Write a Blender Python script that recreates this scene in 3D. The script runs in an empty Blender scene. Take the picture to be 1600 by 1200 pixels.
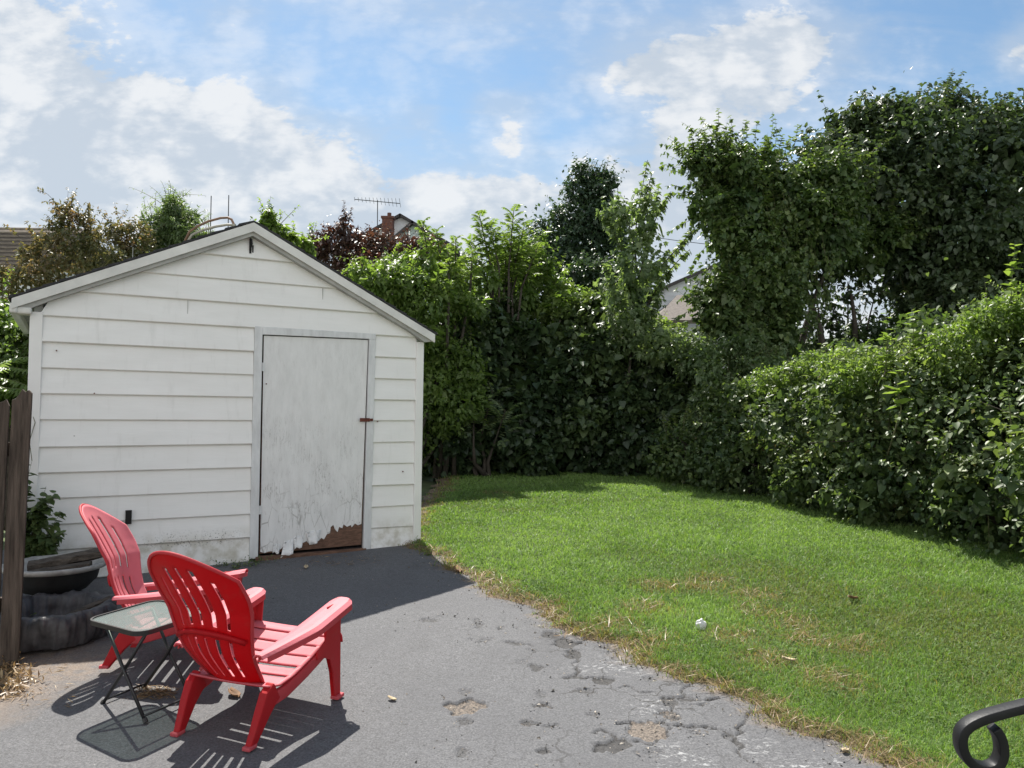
import bpy, bmesh, math
import numpy as np
from mathutils import Vector, Matrix

S = bpy.context.scene
COL = S.collection
R = math.radians
V3 = lambda *a: np.array(a, float)

# ------------------------------------------------------------------ camera
PITCH, ROLL, F = R(1.556), R(0.789), 1229.0
CAM = V3(0, 0, 1.62)
cd = bpy.data.cameras.new("camera"); cam = bpy.data.objects.new("camera", cd); COL.objects.link(cam)
cd.sensor_width = 36; cd.lens = 36 * F / 1600; cd.clip_start = 0.05; cd.clip_end = 3000
cam.matrix_world = Matrix.Translation(Vector(CAM)) @ Matrix.Rotation(math.pi/2 + PITCH, 4, 'X') @ Matrix.Rotation(ROLL, 4, 'Z')
S.camera = cam

def ray(px, py):
    a, b = px - 800, py - 600
    cr, sr = math.cos(ROLL), math.sin(ROLL)
    x = cr*a + sr*b; y = -sr*a + cr*b
    c, s = math.cos(PITCH), math.sin(PITCH)
    return V3(x/F, c + y/F*s, s - y/F*c)
def ground_z(x, y):
    y = np.asarray(y, float)
    t = np.clip((y - 6.5)/2, 0, 1)
    return np.where(y < 6.5, .07*(y - 3.6), .203 + .07*(y-6.5) - .025*np.clip(y-6.5, 0, 2)*t - .05*np.clip(y-8.5, 0, None))
def at(px, py, Y):                       # world point at depth Y
    r = ray(px, py); return CAM + r*(Y/r[1])
def gnd(px, py, h=0.0):                  # world point on the ground (+h)
    r = ray(px, py); lo, hi = .4, 80
    for _ in range(50):
        t = (lo+hi)/2; p = CAM + r*t
        if p[2] > ground_z(p[0], p[1]) + h: lo = t
        else: hi = t
    return p

# ------------------------------------------------------------------ object helpers
def tag(o, label=None, cat=None, group=None, kind=None):
    if label: o['label'] = label
    if cat: o['category'] = cat
    if group: o['group'] = group
    if kind: o['kind'] = kind
    return o
def empty(name, loc, label, cat, group=None, rz=0.0):
    o = bpy.data.objects.new(name, None); COL.objects.link(o)
    o.location = Vector([float(v) for v in loc]); o.rotation_euler = (0, 0, rz); o.empty_display_size = .1
    return tag(o, label, cat, group)

class MB:
    """collects polygons; build() links them as one mesh object"""
    def __init__(s): s.v = []; s.f = []; s.n = 0; s.attr = []; s.uv = None
    def add(s, v, f, a=None):
        v = np.asarray(v, float).reshape(-1, 3); base = s.n
        s.v.append(v); s.n += len(v)
        s.f += [tuple(i + base for i in q) for q in f]
        s.attr.append(np.full(len(v), 0.0 if a is None else a) if np.ndim(a) == 0 else np.asarray(a, float))
    def box(s, c, d, rot=None, a=None):
        c = np.asarray(c, float); h = np.asarray(d, float)/2
        p = np.array([[x, y, z] for z in (-1, 1) for y in (-1, 1) for x in (-1, 1)])*h
        if rot is not None: p = p @ np.asarray(rot).T
        s.add(p + c, [(0,2,3,1),(4,5,7,6),(0,1,5,4),(2,6,7,3),(0,4,6,2),(1,3,7,5)], a)
    def prism(s, poly, axis_o, ex, ey, ez, depth, a=None):
        """poly in (ex,ey) plane at axis_o, extruded along ez by depth"""
        n = len(poly); P = [axis_o + ex*p[0] + ey*p[1] for p in poly]
        Q = [p + ez*depth for p in P]
        f = [tuple(range(n)), tuple(range(2*n-1, n-1, -1))] + [(i, n+i, n+(i+1) % n, (i+1) % n) for i in range(n)]
        s.add(P + Q, f, a)
    def tube(s, pts, rad, k=8, a=None, caps=True):
        pts = np.asarray(pts, float); m = len(pts)
        rad = np.broadcast_to(np.asarray(rad, float), (m,))
        T = np.gradient(pts, axis=0); T /= np.linalg.norm(T, axis=1)[:, None] + 1e-12
        ref = V3(0, 0, 1) if abs(T[0][2]) < .9 else V3(1, 0, 0)
        nrm = np.cross(T[0], ref); nrm /= np.linalg.norm(nrm); vs = []
        for i in range(m):
            nrm = nrm - T[i]*(nrm @ T[i]); nrm /= np.linalg.norm(nrm) + 1e-12
            b = np.cross(T[i], nrm)
            for j in range(k):
                t = 2*math.pi*j/k
                vs.append(pts[i] + rad[i]*(math.cos(t)*nrm + math.sin(t)*b))
        f = [(i*k+j, i*k+(j+1) % k, (i+1)*k+(j+1) % k, (i+1)*k+j) for i in range(m-1) for j in range(k)]
        if caps: f += [tuple(range(k-1, -1, -1)), tuple((m-1)*k+j for j in range(k))]
        s.add(vs, f, a)
    def sweep(s, pts, side, w, t, a=None):
        """rectangular bar along pts; side = width direction; w, t per point"""
        pts = np.asarray(pts, float); m = len(pts)
        w = np.broadcast_to(np.asarray(w, float), (m,)); t = np.broadcast_to(np.asarray(t, float), (m,))
        T = np.gradient(pts, axis=0); T /= np.linalg.norm(T, axis=1)[:, None]
        side = np.asarray(side, float); vs = []
        for i in range(m):
            n = np.cross(T[i], side); n /= np.linalg.norm(n)
            for sx, sy in ((-1,-1),(1,-1),(1,1),(-1,1)): vs.append(pts[i] + side*sx*w[i]/2 + n*sy*t[i]/2)
        f = [(i*4+j, i*4+(j+1) % 4, (i+1)*4+(j+1) % 4, (i+1)*4+j) for i in range(m-1) for j in range(4)]
        f += [(3,2,1,0), tuple((m-1)*4+j for j in range(4))]
        s.add(vs, f, a)
    def shell(s, P, keep, t):
        """thick sheet from a grid P[nu][nv][3]; keep[nu-1][nv-1] cells; attr 1 on the +normal side"""
        nu, nv = P.shape[:2]
        du = np.gradient(P, axis=0); dv = np.gradient(P, axis=1)
        N = np.cross(du, dv); N /= np.linalg.norm(N, axis=2)[:, :, None] + 1e-12
        top = (P + N*t/2).reshape(-1, 3); bot = (P - N*t/2).reshape(-1, 3); k = nu*nv
        f = []; idx = lambda i, j: i*nv + j
        for i in range(nu-1):
            for j in range(nv-1):
                if not keep[i, j]: continue
                q = [idx(i,j), idx(i+1,j), idx(i+1,j+1), idx(i,j+1)]
                f.append(tuple(q)); f.append(tuple(x + k for x in q[::-1]))
                for (di, dj, e0, e1) in ((-1,0,q[3],q[0]), (1,0,q[1],q[2]), (0,-1,q[0],q[1]), (0,1,q[2],q[3])):
                    a, b = i+di, j+dj
                    if a < 0 or b < 0 or a >= nu-1 or b >= nv-1 or not keep[a, b]: f.append((e1, e0, e0+k, e1+k))
        used = sorted({x for q in f for x in q}); mp = {x: n for n, x in enumerate(used)}
        vv = np.concatenate([top, bot])
        s.add(vv[used], [tuple(mp[x] for x in q) for q in f], np.array([1.0 if x < k else 0.0 for x in used]))
    def build(s, name, mat, parent=None, smooth=False, aname='tint', bevel=0, autosmooth=None):
        me = bpy.data.meshes.new(name)
        v = np.concatenate(s.v) if s.v else np.zeros((0, 3))
        me.from_pydata(v.tolist(), [], s.f); me.update()
        at_ = me.attributes.new(aname, 'FLOAT', 'POINT'); at_.data.foreach_set('value', np.concatenate(s.attr).astype('f'))
        return finish(me, name, mat, parent, smooth, bevel)
def finish(me, name, mat, parent, smooth=False, bevel=0):
    if mat:
        for m in (mat if isinstance(mat, (list, tuple)) else [mat]): me.materials.append(m)
    if smooth: me.polygons.foreach_set('use_smooth', np.ones(len(me.polygons), bool))
    o = bpy.data.objects.new(name, me); COL.objects.link(o)
    if bevel:
        b = o.modifiers.new('bevel', 'BEVEL'); b.width = bevel; b.segments = 2; b.limit_method = 'ANGLE'; b.angle_limit = R(40)
    if parent: 
        o.parent = parent
    return o
def local(o):
    """vertices were written in world space: shift mesh so the parent's transform puts them back"""
    p = o.parent
    M = Matrix.Translation(p.location) @ p.rotation_euler.to_matrix().to_4x4()
    o.data.transform(M.inverted()); return o

# ------------------------------------------------------------------ material helpers
def mat(name):
    m = bpy.data.materials.new(name); m.use_nodes = True; nt = m.node_tree
    b = nt.nodes['Principled BSDF']; return m, nt, b
class NT:
    def __init__(s, nt): s.t = nt
    def n(s, typ, **kw):
        nd = s.t.nodes.new(typ)
        for k, v in kw.items(): setattr(nd, k, v)
        return nd
    def l(s, a, b): s.t.links.new(a, b)
    def val(s, sock, x):
        if isinstance(x, (int, float)): sock.default_value = x
        elif isinstance(x, (tuple, list)): sock.default_value = tuple(x) + ((1,) if len(x) == 3 and len(sock.default_value) == 4 else ())
        else: s.l(x, sock)
    def math(s, op, a, b=0.0, c=0.0, clamp=False):
        nd = s.n('ShaderNodeMath', operation=op, use_clamp=clamp)
        s.val(nd.inputs[0], a); s.val(nd.inputs[1], b); s.val(nd.inputs[2], c); return nd.outputs[0]
    def mix(s, f, a, b, blend='MIX'):
        nd = s.n('ShaderNodeMix', data_type='RGBA', blend_type=blend)
        s.val(nd.inputs[0], f); s.val(nd.inputs[6], a); s.val(nd.inputs[7], b); return nd.outputs[2]
    def ramp(s, f, stops, interp='LINEAR'):
        nd = s.n('ShaderNodeValToRGB'); nd.color_ramp.interpolation = interp; e = nd.color_ramp.elements
        while len(e) < len(stops): e.new(.5)
        for i, (p, c) in enumerate(stops): e[i].position = p; e[i].color = tuple(c) + ((1,) if len(c) == 3 else ())
        s.l(f, nd.inputs[0]); return nd.outputs[0]
    def smooth(s, x, lo, hi):
        nd = s.n('ShaderNodeMapRange', interpolation_type='SMOOTHSTEP')
        s.val(nd.inputs[0], x); s.val(nd.inputs[1], lo); s.val(nd.inputs[2], hi); return nd.outputs[0]
    def noise(s, vec, scale, detail=4, rough=.55, dist=0.0):
        nd = s.n('ShaderNodeTexNoise'); s.l(vec, nd.inputs['Vector'])
        nd.inputs['Scale'].default_value = scale; nd.inputs['Detail'].default_value = detail
        nd.inputs['Roughness'].default_value = rough; nd.inputs['Distortion'].default_value = dist; return nd.outputs[0]
    def attr(s, name): return s.n('ShaderNodeAttribute', attribute_name=name).outputs['Fac']
    def obj(s): return s.n('ShaderNodeTexCoord').outputs['Object']
    def sep(s, v): return s.n('ShaderNodeSeparateXYZ') if v is None else s._sep(v)
    def _sep(s, v):
        nd = s.n('ShaderNodeSeparateXYZ'); s.l(v, nd.inputs[0]); return nd.outputs
    def scale(s, v, xyz):
        nd = s.n('ShaderNodeMapping'); s.l(v, nd.inputs[0]); nd.inputs['Scale'].default_value = xyz; return nd.outputs[0]
    def bump(s, h, strength, dist=.01):
        nd = s.n('ShaderNodeBump'); nd.inputs['Strength'].default_value = strength; nd.inputs['Distance'].default_value = dist
        s.l(h, nd.inputs['Height']); return nd.outputs[0]

def plain(name, c, rough=.6, metal=0.0, var=.15, scale=8.0, bump=.0, spec=.4, stretch=None):
    m, nt, b = mat(name); N = NT(nt); co = N.obj()
    if stretch: co = N.scale(co, stretch)
    f = N.noise(co, scale, 6, .6)
    N.l(N.ramp(f, [(.3, [x*(1-var) for x in c]), (.7, [min(1, x*(1+var)) for x in c])]), b.inputs['Base Color'])
    b.inputs['Roughness'].default_value = rough; b.inputs['Metallic'].default_value = metal
    b.inputs['Specular IOR Level'].default_value = spec
    if bump: N.l(N.bump(N.noise(co, scale*4, 5, .6), bump), b.inputs['Normal'])
    return m

def leaf_mat(name, cols, trans=.35, rough=.42, spec=.45, tcol=(1.5, 1.6, .7)):
    m, nt, b = mat(name); N = NT(nt)
    k = len(cols); c = N.ramp(N.attr('tint'), [(i/(k-1) if k > 1 else 0, x) for i, x in enumerate(cols)])
    N.l(c, b.inputs['Base Color']); b.inputs['Roughness'].default_value = rough; b.inputs['Specular IOR Level'].default_value = spec
    tr = N.n('ShaderNodeBsdfTranslucent'); N.l(N.mix(1.0, c, tcol, 'MULTIPLY'), tr.inputs['Color'])
    mx = N.n('ShaderNodeMixShader'); mx.inputs[0].default_value = trans
    out = nt.nodes['Material Output']; N.l(b.outputs[0], mx.inputs[1]); N.l(tr.outputs[0], mx.inputs[2]); N.l(mx.outputs[0], out.inputs['Surface'])
    return m

# ------------------------------------------------------------------ foliage
def unit(a): return a/(np.linalg.norm(a, axis=-1, keepdims=True) + 1e-9)
LEAF = {
 'simple': (np.array([[0,0,0],[.30,.42,.09],[0,1,-.12],[-.30,.42,.09]]), [(0,1,2),(0,2,3)]),
 'heart': (np.array([[0,.05,0],[.30,-.04,.06],[.44,.26,.10],[.26,.68,.03],[0,1,-.14],[-.26,.68,.03],[-.44,.26,.10],[-.30,-.04,.06]]), [(0,1,2,3,4),(0,4,5,6,7)]),
 'narrow': (np.array([[0,0,0],[.15,.40,.05],[0,1,-.16],[-.15,.40,.05]]), [(0,1,2),(0,2,3)]),
 'thin': (np.array([[0,0,0],[.045,.45,.03],[0,1,-.03],[-.045,.45,.03]]), [(0,1,2),(0,2,3)]),
 'lobed': (np.array([[0,0,0],[.22,.12,.03],[.50,.22,.02],[.28,.40,.05],[.36,.72,-.02],[.12,.60,.02],[0,1,-.16],[-.12,.60,.02],[-.36,.72,-.02],[-.28,.40,.05],[-.50,.22,.02],[-.22,.12,.03]]),
           [(0,1,2,3,4,5,6),(0,6,7,8,9,10,11)]),
}
def leaf_mesh(name, P, D, Nn, size, tint, kind, m, parent, smooth=False):
    T, faces = LEAF[kind]; k = len(T); n = len(P)
    D = unit(D); X = unit(np.cross(D, Nn)); Z = np.cross(X, D)
    size = np.broadcast_to(size, (n,))
    verts = P[:, None, :] + size[:, None, None]*(T[None, :, 0:1]*X[:, None, :] + T[None, :, 1:2]*D[:, None, :] + T[None, :, 2:3]*Z[:, None, :])
    verts = verts.reshape(-1, 3)
    lens = [len(f) for f in faces]; per = sum(lens)
    loops = (np.concatenate([np.array(f) for f in faces])[None, :] + (np.arange(n)*k)[:, None]).ravel()
    tot = np.tile(np.array(lens), n); start = np.concatenate([[0], np.cumsum(tot)[:-1]])
    return raw_mesh(name, verts, loops, start, np.repeat(tint, k), m, parent)
def raw_mesh(name, verts, loops, start, tint, m, parent=None):
    me = bpy.data.meshes.new(name)
    me.vertices.add(len(verts)); me.vertices.foreach_set('co', verts.astype('f').ravel())
    me.loops.add(len(loops)); me.loops.foreach_set('vertex_index', loops.astype('i'))
    me.polygons.add(len(start)); me.polygons.foreach_set('loop_start', start.astype('i'))
    me.update(calc_edges=True)
    a = me.attributes.new('tint', 'FLOAT', 'POINT'); a.data.foreach_set('value', tint.astype('f'))
    o = finish(me, name, m, parent)
    if parent: local(o)
    return o
class Leaves:
    """collects leaves of one plant: positions, axes, normals, sizes, tints"""
    def __init__(s, seed): s.r = np.random.default_rng(seed); s.P=[]; s.D=[]; s.N=[]; s.S=[]; s.T=[]; s.stems = MB()
    def put(s, P, D, N, S, T): s.P.append(P); s.D.append(D); s.N.append(N); s.S.append(S); s.T.append(T)
    def blobs(s, E, n, size, out=.40, up=.95, rnd=.42, droop=.45, lump=.16, thick=.12, core=.25, front=.7, tint=(.2,.8), fill=.0, skip=.72, clump=9, csize=.38, loose=.16, sprays=0, slen=.4):
        """leaves over the union of ellipsoids E: list of (center, radii)"""
        r = s.r
        if clump:
            E2 = []
            for c, A in E:
                E2.append((c, np.asarray(A)*(1-.55*csize)))
                for _ in range(clump):
                    d = unit(r.normal(size=3)*V3(1,1,1) + V3(0,-.35,.15)); rr = np.mean(A)*csize*(.6+.8*r.random())
                    E2.append((c + d*np.asarray(A)*(.72+.25*r.random()), rr*V3(1.1, 1.1, .75+.5*r.random())))
            E = E2
        C = np.array([e[0] for e in E], float); A = np.array([e[1] for e in E], float)
        w = (A[:,0]*A[:,2] + A[:,1]*A[:,2]); w /= w.sum()
        tofs = r.normal(size=len(E))*.16
        M = int(n*2.6); k = r.choice(len(E), M, p=w)
        d = unit(r.normal(size=(M, 3)))
        flip = (d[:,1] > 0) & (r.random(M) < front); d[flip, 1] *= -1
        ph = r.random(3)*6
        base = C[k] + d*A[k]
        q = base*2.3
        lum = (np.sin(q[:,0]*1.3+ph[0]+1.7*np.sin(q[:,2]*.9))*np.sin(q[:,2]*1.6+ph[1]) + .7*np.sin(q[:,0]*3.1+q[:,1]*2.2+ph[2])*np.sin(q[:,2]*2.9+ph[0]))
        inner = r.random(M) < core
        rad = 1 + lump*lum - np.abs(r.normal(size=M))*thick + loose*r.exponential(size=M)*(r.random(M) < .3)
        rad = np.where(inner, .45 + .4*r.random(M), rad)
        if fill: 
            fm = r.random(M) < fill; rad = np.where(fm, r.random(M)**.4, rad)
        P = C[k] + d*A[k]*rad[:, None]
        ok = np.ones(M, bool)
        for j in range(len(E)):
            ins = (((P - C[j])/A[j])**2).sum(1) < skip**2
            ok &= ~(ins & (k != j) & ~inner)
        ok &= P[:, 2] > ground_z(P[:,0], P[:,1]) + .02
        idx = np.nonzero(ok)[0][:n]; P = P[idx]; m = len(idx); inner = inner[idx]; lum = lum[idx]
        Nn = unit(d[idx]/A[k[idx]])
        N = unit(Nn*out + V3(0,0,up) + r.normal(size=(m,3))*rnd)
        D = unit(r.normal(size=(m,3))*.6 + V3(0,0,-droop) + Nn*.35)
        sz = size*(.45 + .95*r.random(m)**1.4); sz = np.where(inner, sz*2.0, sz)
        t = np.clip(tint[0] + (tint[1]-tint[0])*(.5 + .10*lum + 1.25*tofs[k[idx]] + .24*r.normal(size=m)), 0, 1)
        s.put(P, D, N, sz, t)
        for _ in range(sprays):
            j = r.integers(len(E)); d = unit(r.normal(size=3) + V3(0,-.3,.35)); p = C[j] + d*A[j]*.9
            if p[2] < ground_z(p[0], p[1]) + .3: continue
            L = slen*(.4+r.random()); s.shoot(p, p + unit(d + V3(0,0,.25) + .4*r.normal(size=3))*L, int(7+9*L/slen), size*1.05, tint=(tint[0], min(1, tint[1]+.25)), droop=.5, stem=.005, sag=.25*r.random(), taper=.35)
        return s
    def shoot(s, base, tip, n, size, bend=.15, arch=0.0, tint=(.5,1), spread=.8, droop=.3, stem=.006, start=.15, taper=.5, sag=0.0):
        """a leafy stem from base to tip"""
        r = s.r; base = np.asarray(base, float); tip = np.asarray(tip, float); L = np.linalg.norm(tip-base)
        side = unit(r.normal(size=3))*bend*L
        ts = np.linspace(0, 1, 9)
        pts = base + (tip-base)*ts[:, None] + side*np.sin(math.pi*ts)[:, None]*.5 + V3(0,0,-sag*L)*(ts**2)[:, None]
        s.stems.tube(pts, stem*(1-.75*ts), 4, a=.5, caps=False)
        u = np.sort(start + (1-start)*r.random(n)); i = np.clip((u*8).astype(int), 0, 7); fr = (u*8-i)[:, None]
        P = pts[i]*(1-fr) + pts[i+1]*fr; T = unit(pts[i+1]-pts[i])
        ang = np.arange(n)*2.4 + r.random(n)
        a = unit(np.cross(T, V3(.3,.2,1))); b = np.cross(T, a)
        O = a*np.cos(ang)[:, None] + b*np.sin(ang)[:, None]
        D = unit(O*spread + T*.45 + V3(0,0,-droop) + r.normal(size=(n,3))*.15)
        N = unit(T*.5 + V3(0,0,.8) + O*.2 + r.normal(size=(n,3))*.2)
        s.put(P, D, N, size*(1-taper*u)*(.75+.5*r.random(n)), tint[0] + (tint[1]-tint[0])*r.random(n)); return pts
    def frond(s, base, dirn, L, pairs, size, sag=.35, tint=(.5,1)):
        """pinnate leaf: paired leaflets on an arching rachis"""
        r = s.r; ts = np.linspace(0, 1, pairs+1)[1:]; dirn = unit(np.asarray(dirn, float))
        pts = base + dirn*L*ts[:, None] + V3(0,0,-sag*L)*(ts**2)[:, None]
        s.stems.tube(np.vstack([base, pts]), .003, 3, a=.5, caps=False)
        T = unit(np.gradient(np.vstack([base, pts]), axis=0)[1:]); side = unit(np.cross(T, V3(0,0,1)))
        for sg in (-1, 1):
            D = unit(side*sg + T*.45 + V3(0,0,-.25) + r.normal(size=(pairs,3))*.08)
            N = unit(np.cross(side, T) + r.normal(size=(pairs,3))*.15); N *= np.sign(N[:, 2:3])
            s.put(pts, D, N, size*(1-.35*np.abs(ts-.4))*(.85+.3*r.random(pairs)), tint[0]+(tint[1]-tint[0])*r.random(pairs))
    def build(s, name, kind, m, parent, stem_name=None, stem_mat=None):
        o = leaf_mesh(name, np.concatenate(s.P), np.concatenate(s.D), np.concatenate(s.N), np.concatenate(s.S), np.concatenate(s.T), kind, m, parent)
        if stem_name and s.stems.n: local(s.stems.build(stem_name, stem_mat, parent, True))
        return o
def E(px, py, rx, ry, Y, dep=None):
    """an ellipsoid of foliage centred on the photo's (px,py) at depth Y, radii in photo pixels, converted to metres"""
    c = at(px, py, Y); k = Y/F
    return (c, V3(rx*k, (dep if dep else (rx+ry)/2*k), ry*k))
def limbs(mb, base, ends, r0, seed=0, wob=.12, r1=.25):
    g = np.random.default_rng(seed); base = np.asarray(base, float)
    for e in ends:
        e = np.asarray(e, float); ts = np.linspace(0, 1, 8); L = np.linalg.norm(e-base)
        pts = base + (e-base)*ts[:, None] + (unit(g.normal(size=3))*wob*L)*np.sin(math.pi*ts)[:, None]
        mb.tube(pts, r0*(1 - (1-r1)*ts), 7)
# ------------------------------------------------------------------ light and sky
S.view_settings.view_transform = 'Standard'; S.view_settings.look = 'None'
S.view_settings.exposure = 1.0; S.view_settings.gamma = 1.0
S.cycles.max_bounces = 8; S.cycles.diffuse_bounces = 4; S.cycles.transmission_bounces = 5; S.cycles.transparent_max_bounces = 8
S.cycles.use_denoising = True
S.cycles.sample_clamp_indirect = 6
SUNV = Vector((-.22, .62, 1.0)).normalized()
EL = math.asin(SUNV.z); AZ = math.atan2(SUNV.x, SUNV.y)
ld = bpy.data.lights.new("sun", 'SUN'); ld.energy = 4.8; ld.angle = R(.53); ld.color = (1, .955, .88)
lo_ = bpy.data.objects.new("sun", ld); COL.objects.link(lo_); lo_.rotation_euler = SUNV.to_track_quat('Z', 'Y').to_euler()

W = bpy.data.worlds.new("World"); S.world = W; W.use_nodes = True
nt = W.node_tree; N = NT(nt); bg = nt.nodes['Background']
sky = N.n('ShaderNodeTexSky', sky_type='NISHITA'); sky.sun_disc = False
sky.sun_elevation = EL; sky.sun_rotation = AZ; sky.air_density = 1.0; sky.dust_density = .6; sky.ozone_density = 1.6
dirv = N.n('ShaderNodeTexCoord').outputs['Generated']
dx, dy, dz = N._sep(dirv)
dyc = N.math('MAXIMUM', N.math('ABSOLUTE', dy), .12)
X = N.math('DIVIDE', dx, dyc); Z = N.math('DIVIDE', dz, dyc)      # tangent-plane bearings of a sky direction
cv = N.n('ShaderNodeCombineXYZ'); N.l(X, cv.inputs[0]); N.l(N.math('MULTIPLY', Z, 1.35), cv.inputs[1]); N.l(N.math('MULTIPLY', dy, .6), cv.inputs[2])
cvec = cv.outputs[0]
def billow(vec, sc):
    nd = N.n('ShaderNodeTexVoronoi', feature='SMOOTH_F1', voronoi_dimensions='2D'); N.l(vec, nd.inputs['Vector']); nd.inputs['Scale'].default_value = sc; nd.inputs['Smoothness'].default_value = .35
    return N.math('SUBTRACT', .62, nd.outputs['Distance'])
wv = N.n('ShaderNodeVectorMath', operation='MULTIPLY_ADD'); nz = N.n('ShaderNodeTexNoise'); N.l(cvec, nz.inputs['Vector']); nz.inputs['Scale'].default_value = 7; nz.inputs['Detail'].default_value = 5
N.l(nz.outputs['Color'], wv.inputs[0]); wv.inputs[1].default_value = (.10,.10,.10); N.l(cvec, wv.inputs[2]); wvec = wv.outputs[0]
n1 = N.noise(cvec, 4.5, 9, .56, .1); n2 = N.noise(cvec, 12, 8, .6, .1); n3 = N.noise(N.scale(cvec, (1, 1.6, 1)), 38, 5, .62, .1)
bl = N.math('ADD', N.math('MULTIPLY', billow(wvec, 8), .55), N.math('ADD', N.math('MULTIPLY', billow(wvec, 19), .35), N.math('MULTIPLY', billow(wvec, 44), .2)))
bank = [(0,25),(140,75),(290,140),(430,185),(520,240),(640,265),(780,258),(870,272),(940,240),(1000,215),(1090,195),(1160,240),(1300,310),(1600,370)]
sx = lambda p: (p-800)/F; sz = lambda q: (633-q)/F
rb = N.ramp(N.math('DIVIDE', N.math('ADD', X, .8), 1.6), [((sx(p)+.8)/1.6, (sz(q),)*3) for p, q in bank])
b1 = N.math('MULTIPLY', N.math('SUBTRACT', rb, N.math('SUBTRACT', Z, .014)), 12.5)
b1 = N.math('MINIMUM', b1, 1.15)
b1 = N.math('MAXIMUM', b1, -.55)
cover = b1
for (px, py, rx, ry, a) in [(1130,85,165,75,1.15),(990,100,75,50,.6),(1250,40,90,45,.75),(650,180,34,26,.62),(775,158,55,22,.7),(795,200,34,34,.62),
                            (340,40,60,70,.5),(430,130,50,45,.45),(1597,60,34,40,1.1),(1190,165,100,34,.7),(700,10,160,30,.5),(540,205,60,30,.45),(60,0,150,60,.55),(1075,205,45,30,.55)]:
    u = N.math('MULTIPLY', N.math('SUBTRACT', X, sx(px)), F/rx); v = N.math('MULTIPLY', N.math('SUBTRACT', Z, sz(py)), F/ry)
    e = N.math('EXPONENT', N.math('MULTIPLY', N.math('ADD', N.math('MULTIPLY', u, u), N.math('MULTIPLY', v, v)), -.8))
    cover = N.math('MULTIPLY_ADD', e, a, cover)
rear = N.smooth(dy, .12, -.45)              # unseen sky behind the viewer: brighter clouds added to light shed front and foliage
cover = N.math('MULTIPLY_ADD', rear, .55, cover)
warp = N.math('ADD', N.math('MULTIPLY', N.math('SUBTRACT', n1, .5), 1.5), N.math('ADD', N.math('MULTIPLY', N.math('SUBTRACT', bl, .35), 1.15), N.math('ADD', N.math('MULTIPLY', N.math('SUBTRACT', n3, .5), .75), N.math('MULTIPLY', N.math('SUBTRACT', N.noise(cvec, 95, 4, .65), .5), .3))))
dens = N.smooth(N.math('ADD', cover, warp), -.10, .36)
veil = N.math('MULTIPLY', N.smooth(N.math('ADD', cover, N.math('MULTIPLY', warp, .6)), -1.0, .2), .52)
rot = N.n('ShaderNodeMapping'); N.l(cvec, rot.inputs[0]); rot.inputs['Rotation'].default_value = (0, 0, R(38)); rot.inputs['Scale'].default_value = (2.6, 9, 1)
cir = N.math('MULTIPLY', N.smooth(N.noise(rot.outputs[0], 1.3, 8, .6, .8), .45, .8), .26)
dens = N.math('MAXIMUM', dens, N.math('ADD', veil, cir))
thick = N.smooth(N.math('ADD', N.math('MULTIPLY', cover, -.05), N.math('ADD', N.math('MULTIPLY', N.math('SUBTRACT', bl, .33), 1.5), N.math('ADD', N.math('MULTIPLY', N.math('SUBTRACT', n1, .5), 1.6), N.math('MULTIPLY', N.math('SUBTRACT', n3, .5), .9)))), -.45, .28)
ccol = N.mix(thick, (4.0, 4.45, 5.0), (5.95, 6.05, 6.15))
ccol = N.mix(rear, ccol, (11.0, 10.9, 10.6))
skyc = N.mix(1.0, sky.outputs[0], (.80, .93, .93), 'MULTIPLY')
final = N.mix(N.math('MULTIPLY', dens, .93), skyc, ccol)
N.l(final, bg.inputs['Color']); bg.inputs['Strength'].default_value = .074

# ------------------------------------------------------------------ materials
M_white = plain('painted_siding', (.74,.732,.71), .45, var=.05, scale=3, spec=.35)
def siding_mat():
    m, nt, b = mat('shed_siding'); N = NT(nt); co = N.obj(); x, y, z = N._sep(co)
    base = N.ramp(N.noise(N.scale(co, (1, 1, 4)), 2.2, 6, .6), [(.3, (.73,.725,.70)), (.7, (.79,.785,.765))])
    low = N.math('MULTIPLY', N.smooth(z, .34, .1), N.smooth(N.noise(co, 9, 5, .6), .35, .7))
    c = N.mix(N.math('MULTIPLY', low, .75), base, (.40,.37,.28))
    sp = N.math('MULTIPLY', N.smooth(N.noise(co, 75, 3, .6), .56, .66), N.math('MULTIPLY', N.smooth(z, .12, .18), N.math('MULTIPLY', N.smooth(z, .31, .20), N.math('MULTIPLY', N.smooth(x, .6, 1.0), N.smooth(x, 1.65, 1.3)))))
    c = N.mix(N.math('MULTIPLY', sp, .85), c, (.05,.045,.04))
    dots = N.n('ShaderNodeTexVoronoi', feature='F1'); N.l(co, dots.inputs['Vector']); dots.inputs['Scale'].default_value = 5.5
    dd = N.math('MULTIPLY', N.smooth(dots.outputs['Distance'], .045, .02), N.smooth(N.noise(co, 2.3, 2), .56, .66))
    c = N.mix(N.math('MULTIPLY', dd, .6), c, (.12,.10,.08))
    grime = N.math('MULTIPLY', N.smooth(N.noise(N.scale(co, (5,5,.6)), 3, 5, .65), .54, .8), .20)
    N.l(N.mix(grime, c, (.36,.35,.31)), b.inputs['Base Color']); b.inputs['Roughness'].default_value = .42; b.inputs['Specular IOR Level'].default_value = .35
    N.l(N.bump(N.noise(N.scale(co, (1,1,9)), 6, 5, .6), .10), b.inputs['Normal']); return m
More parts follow.
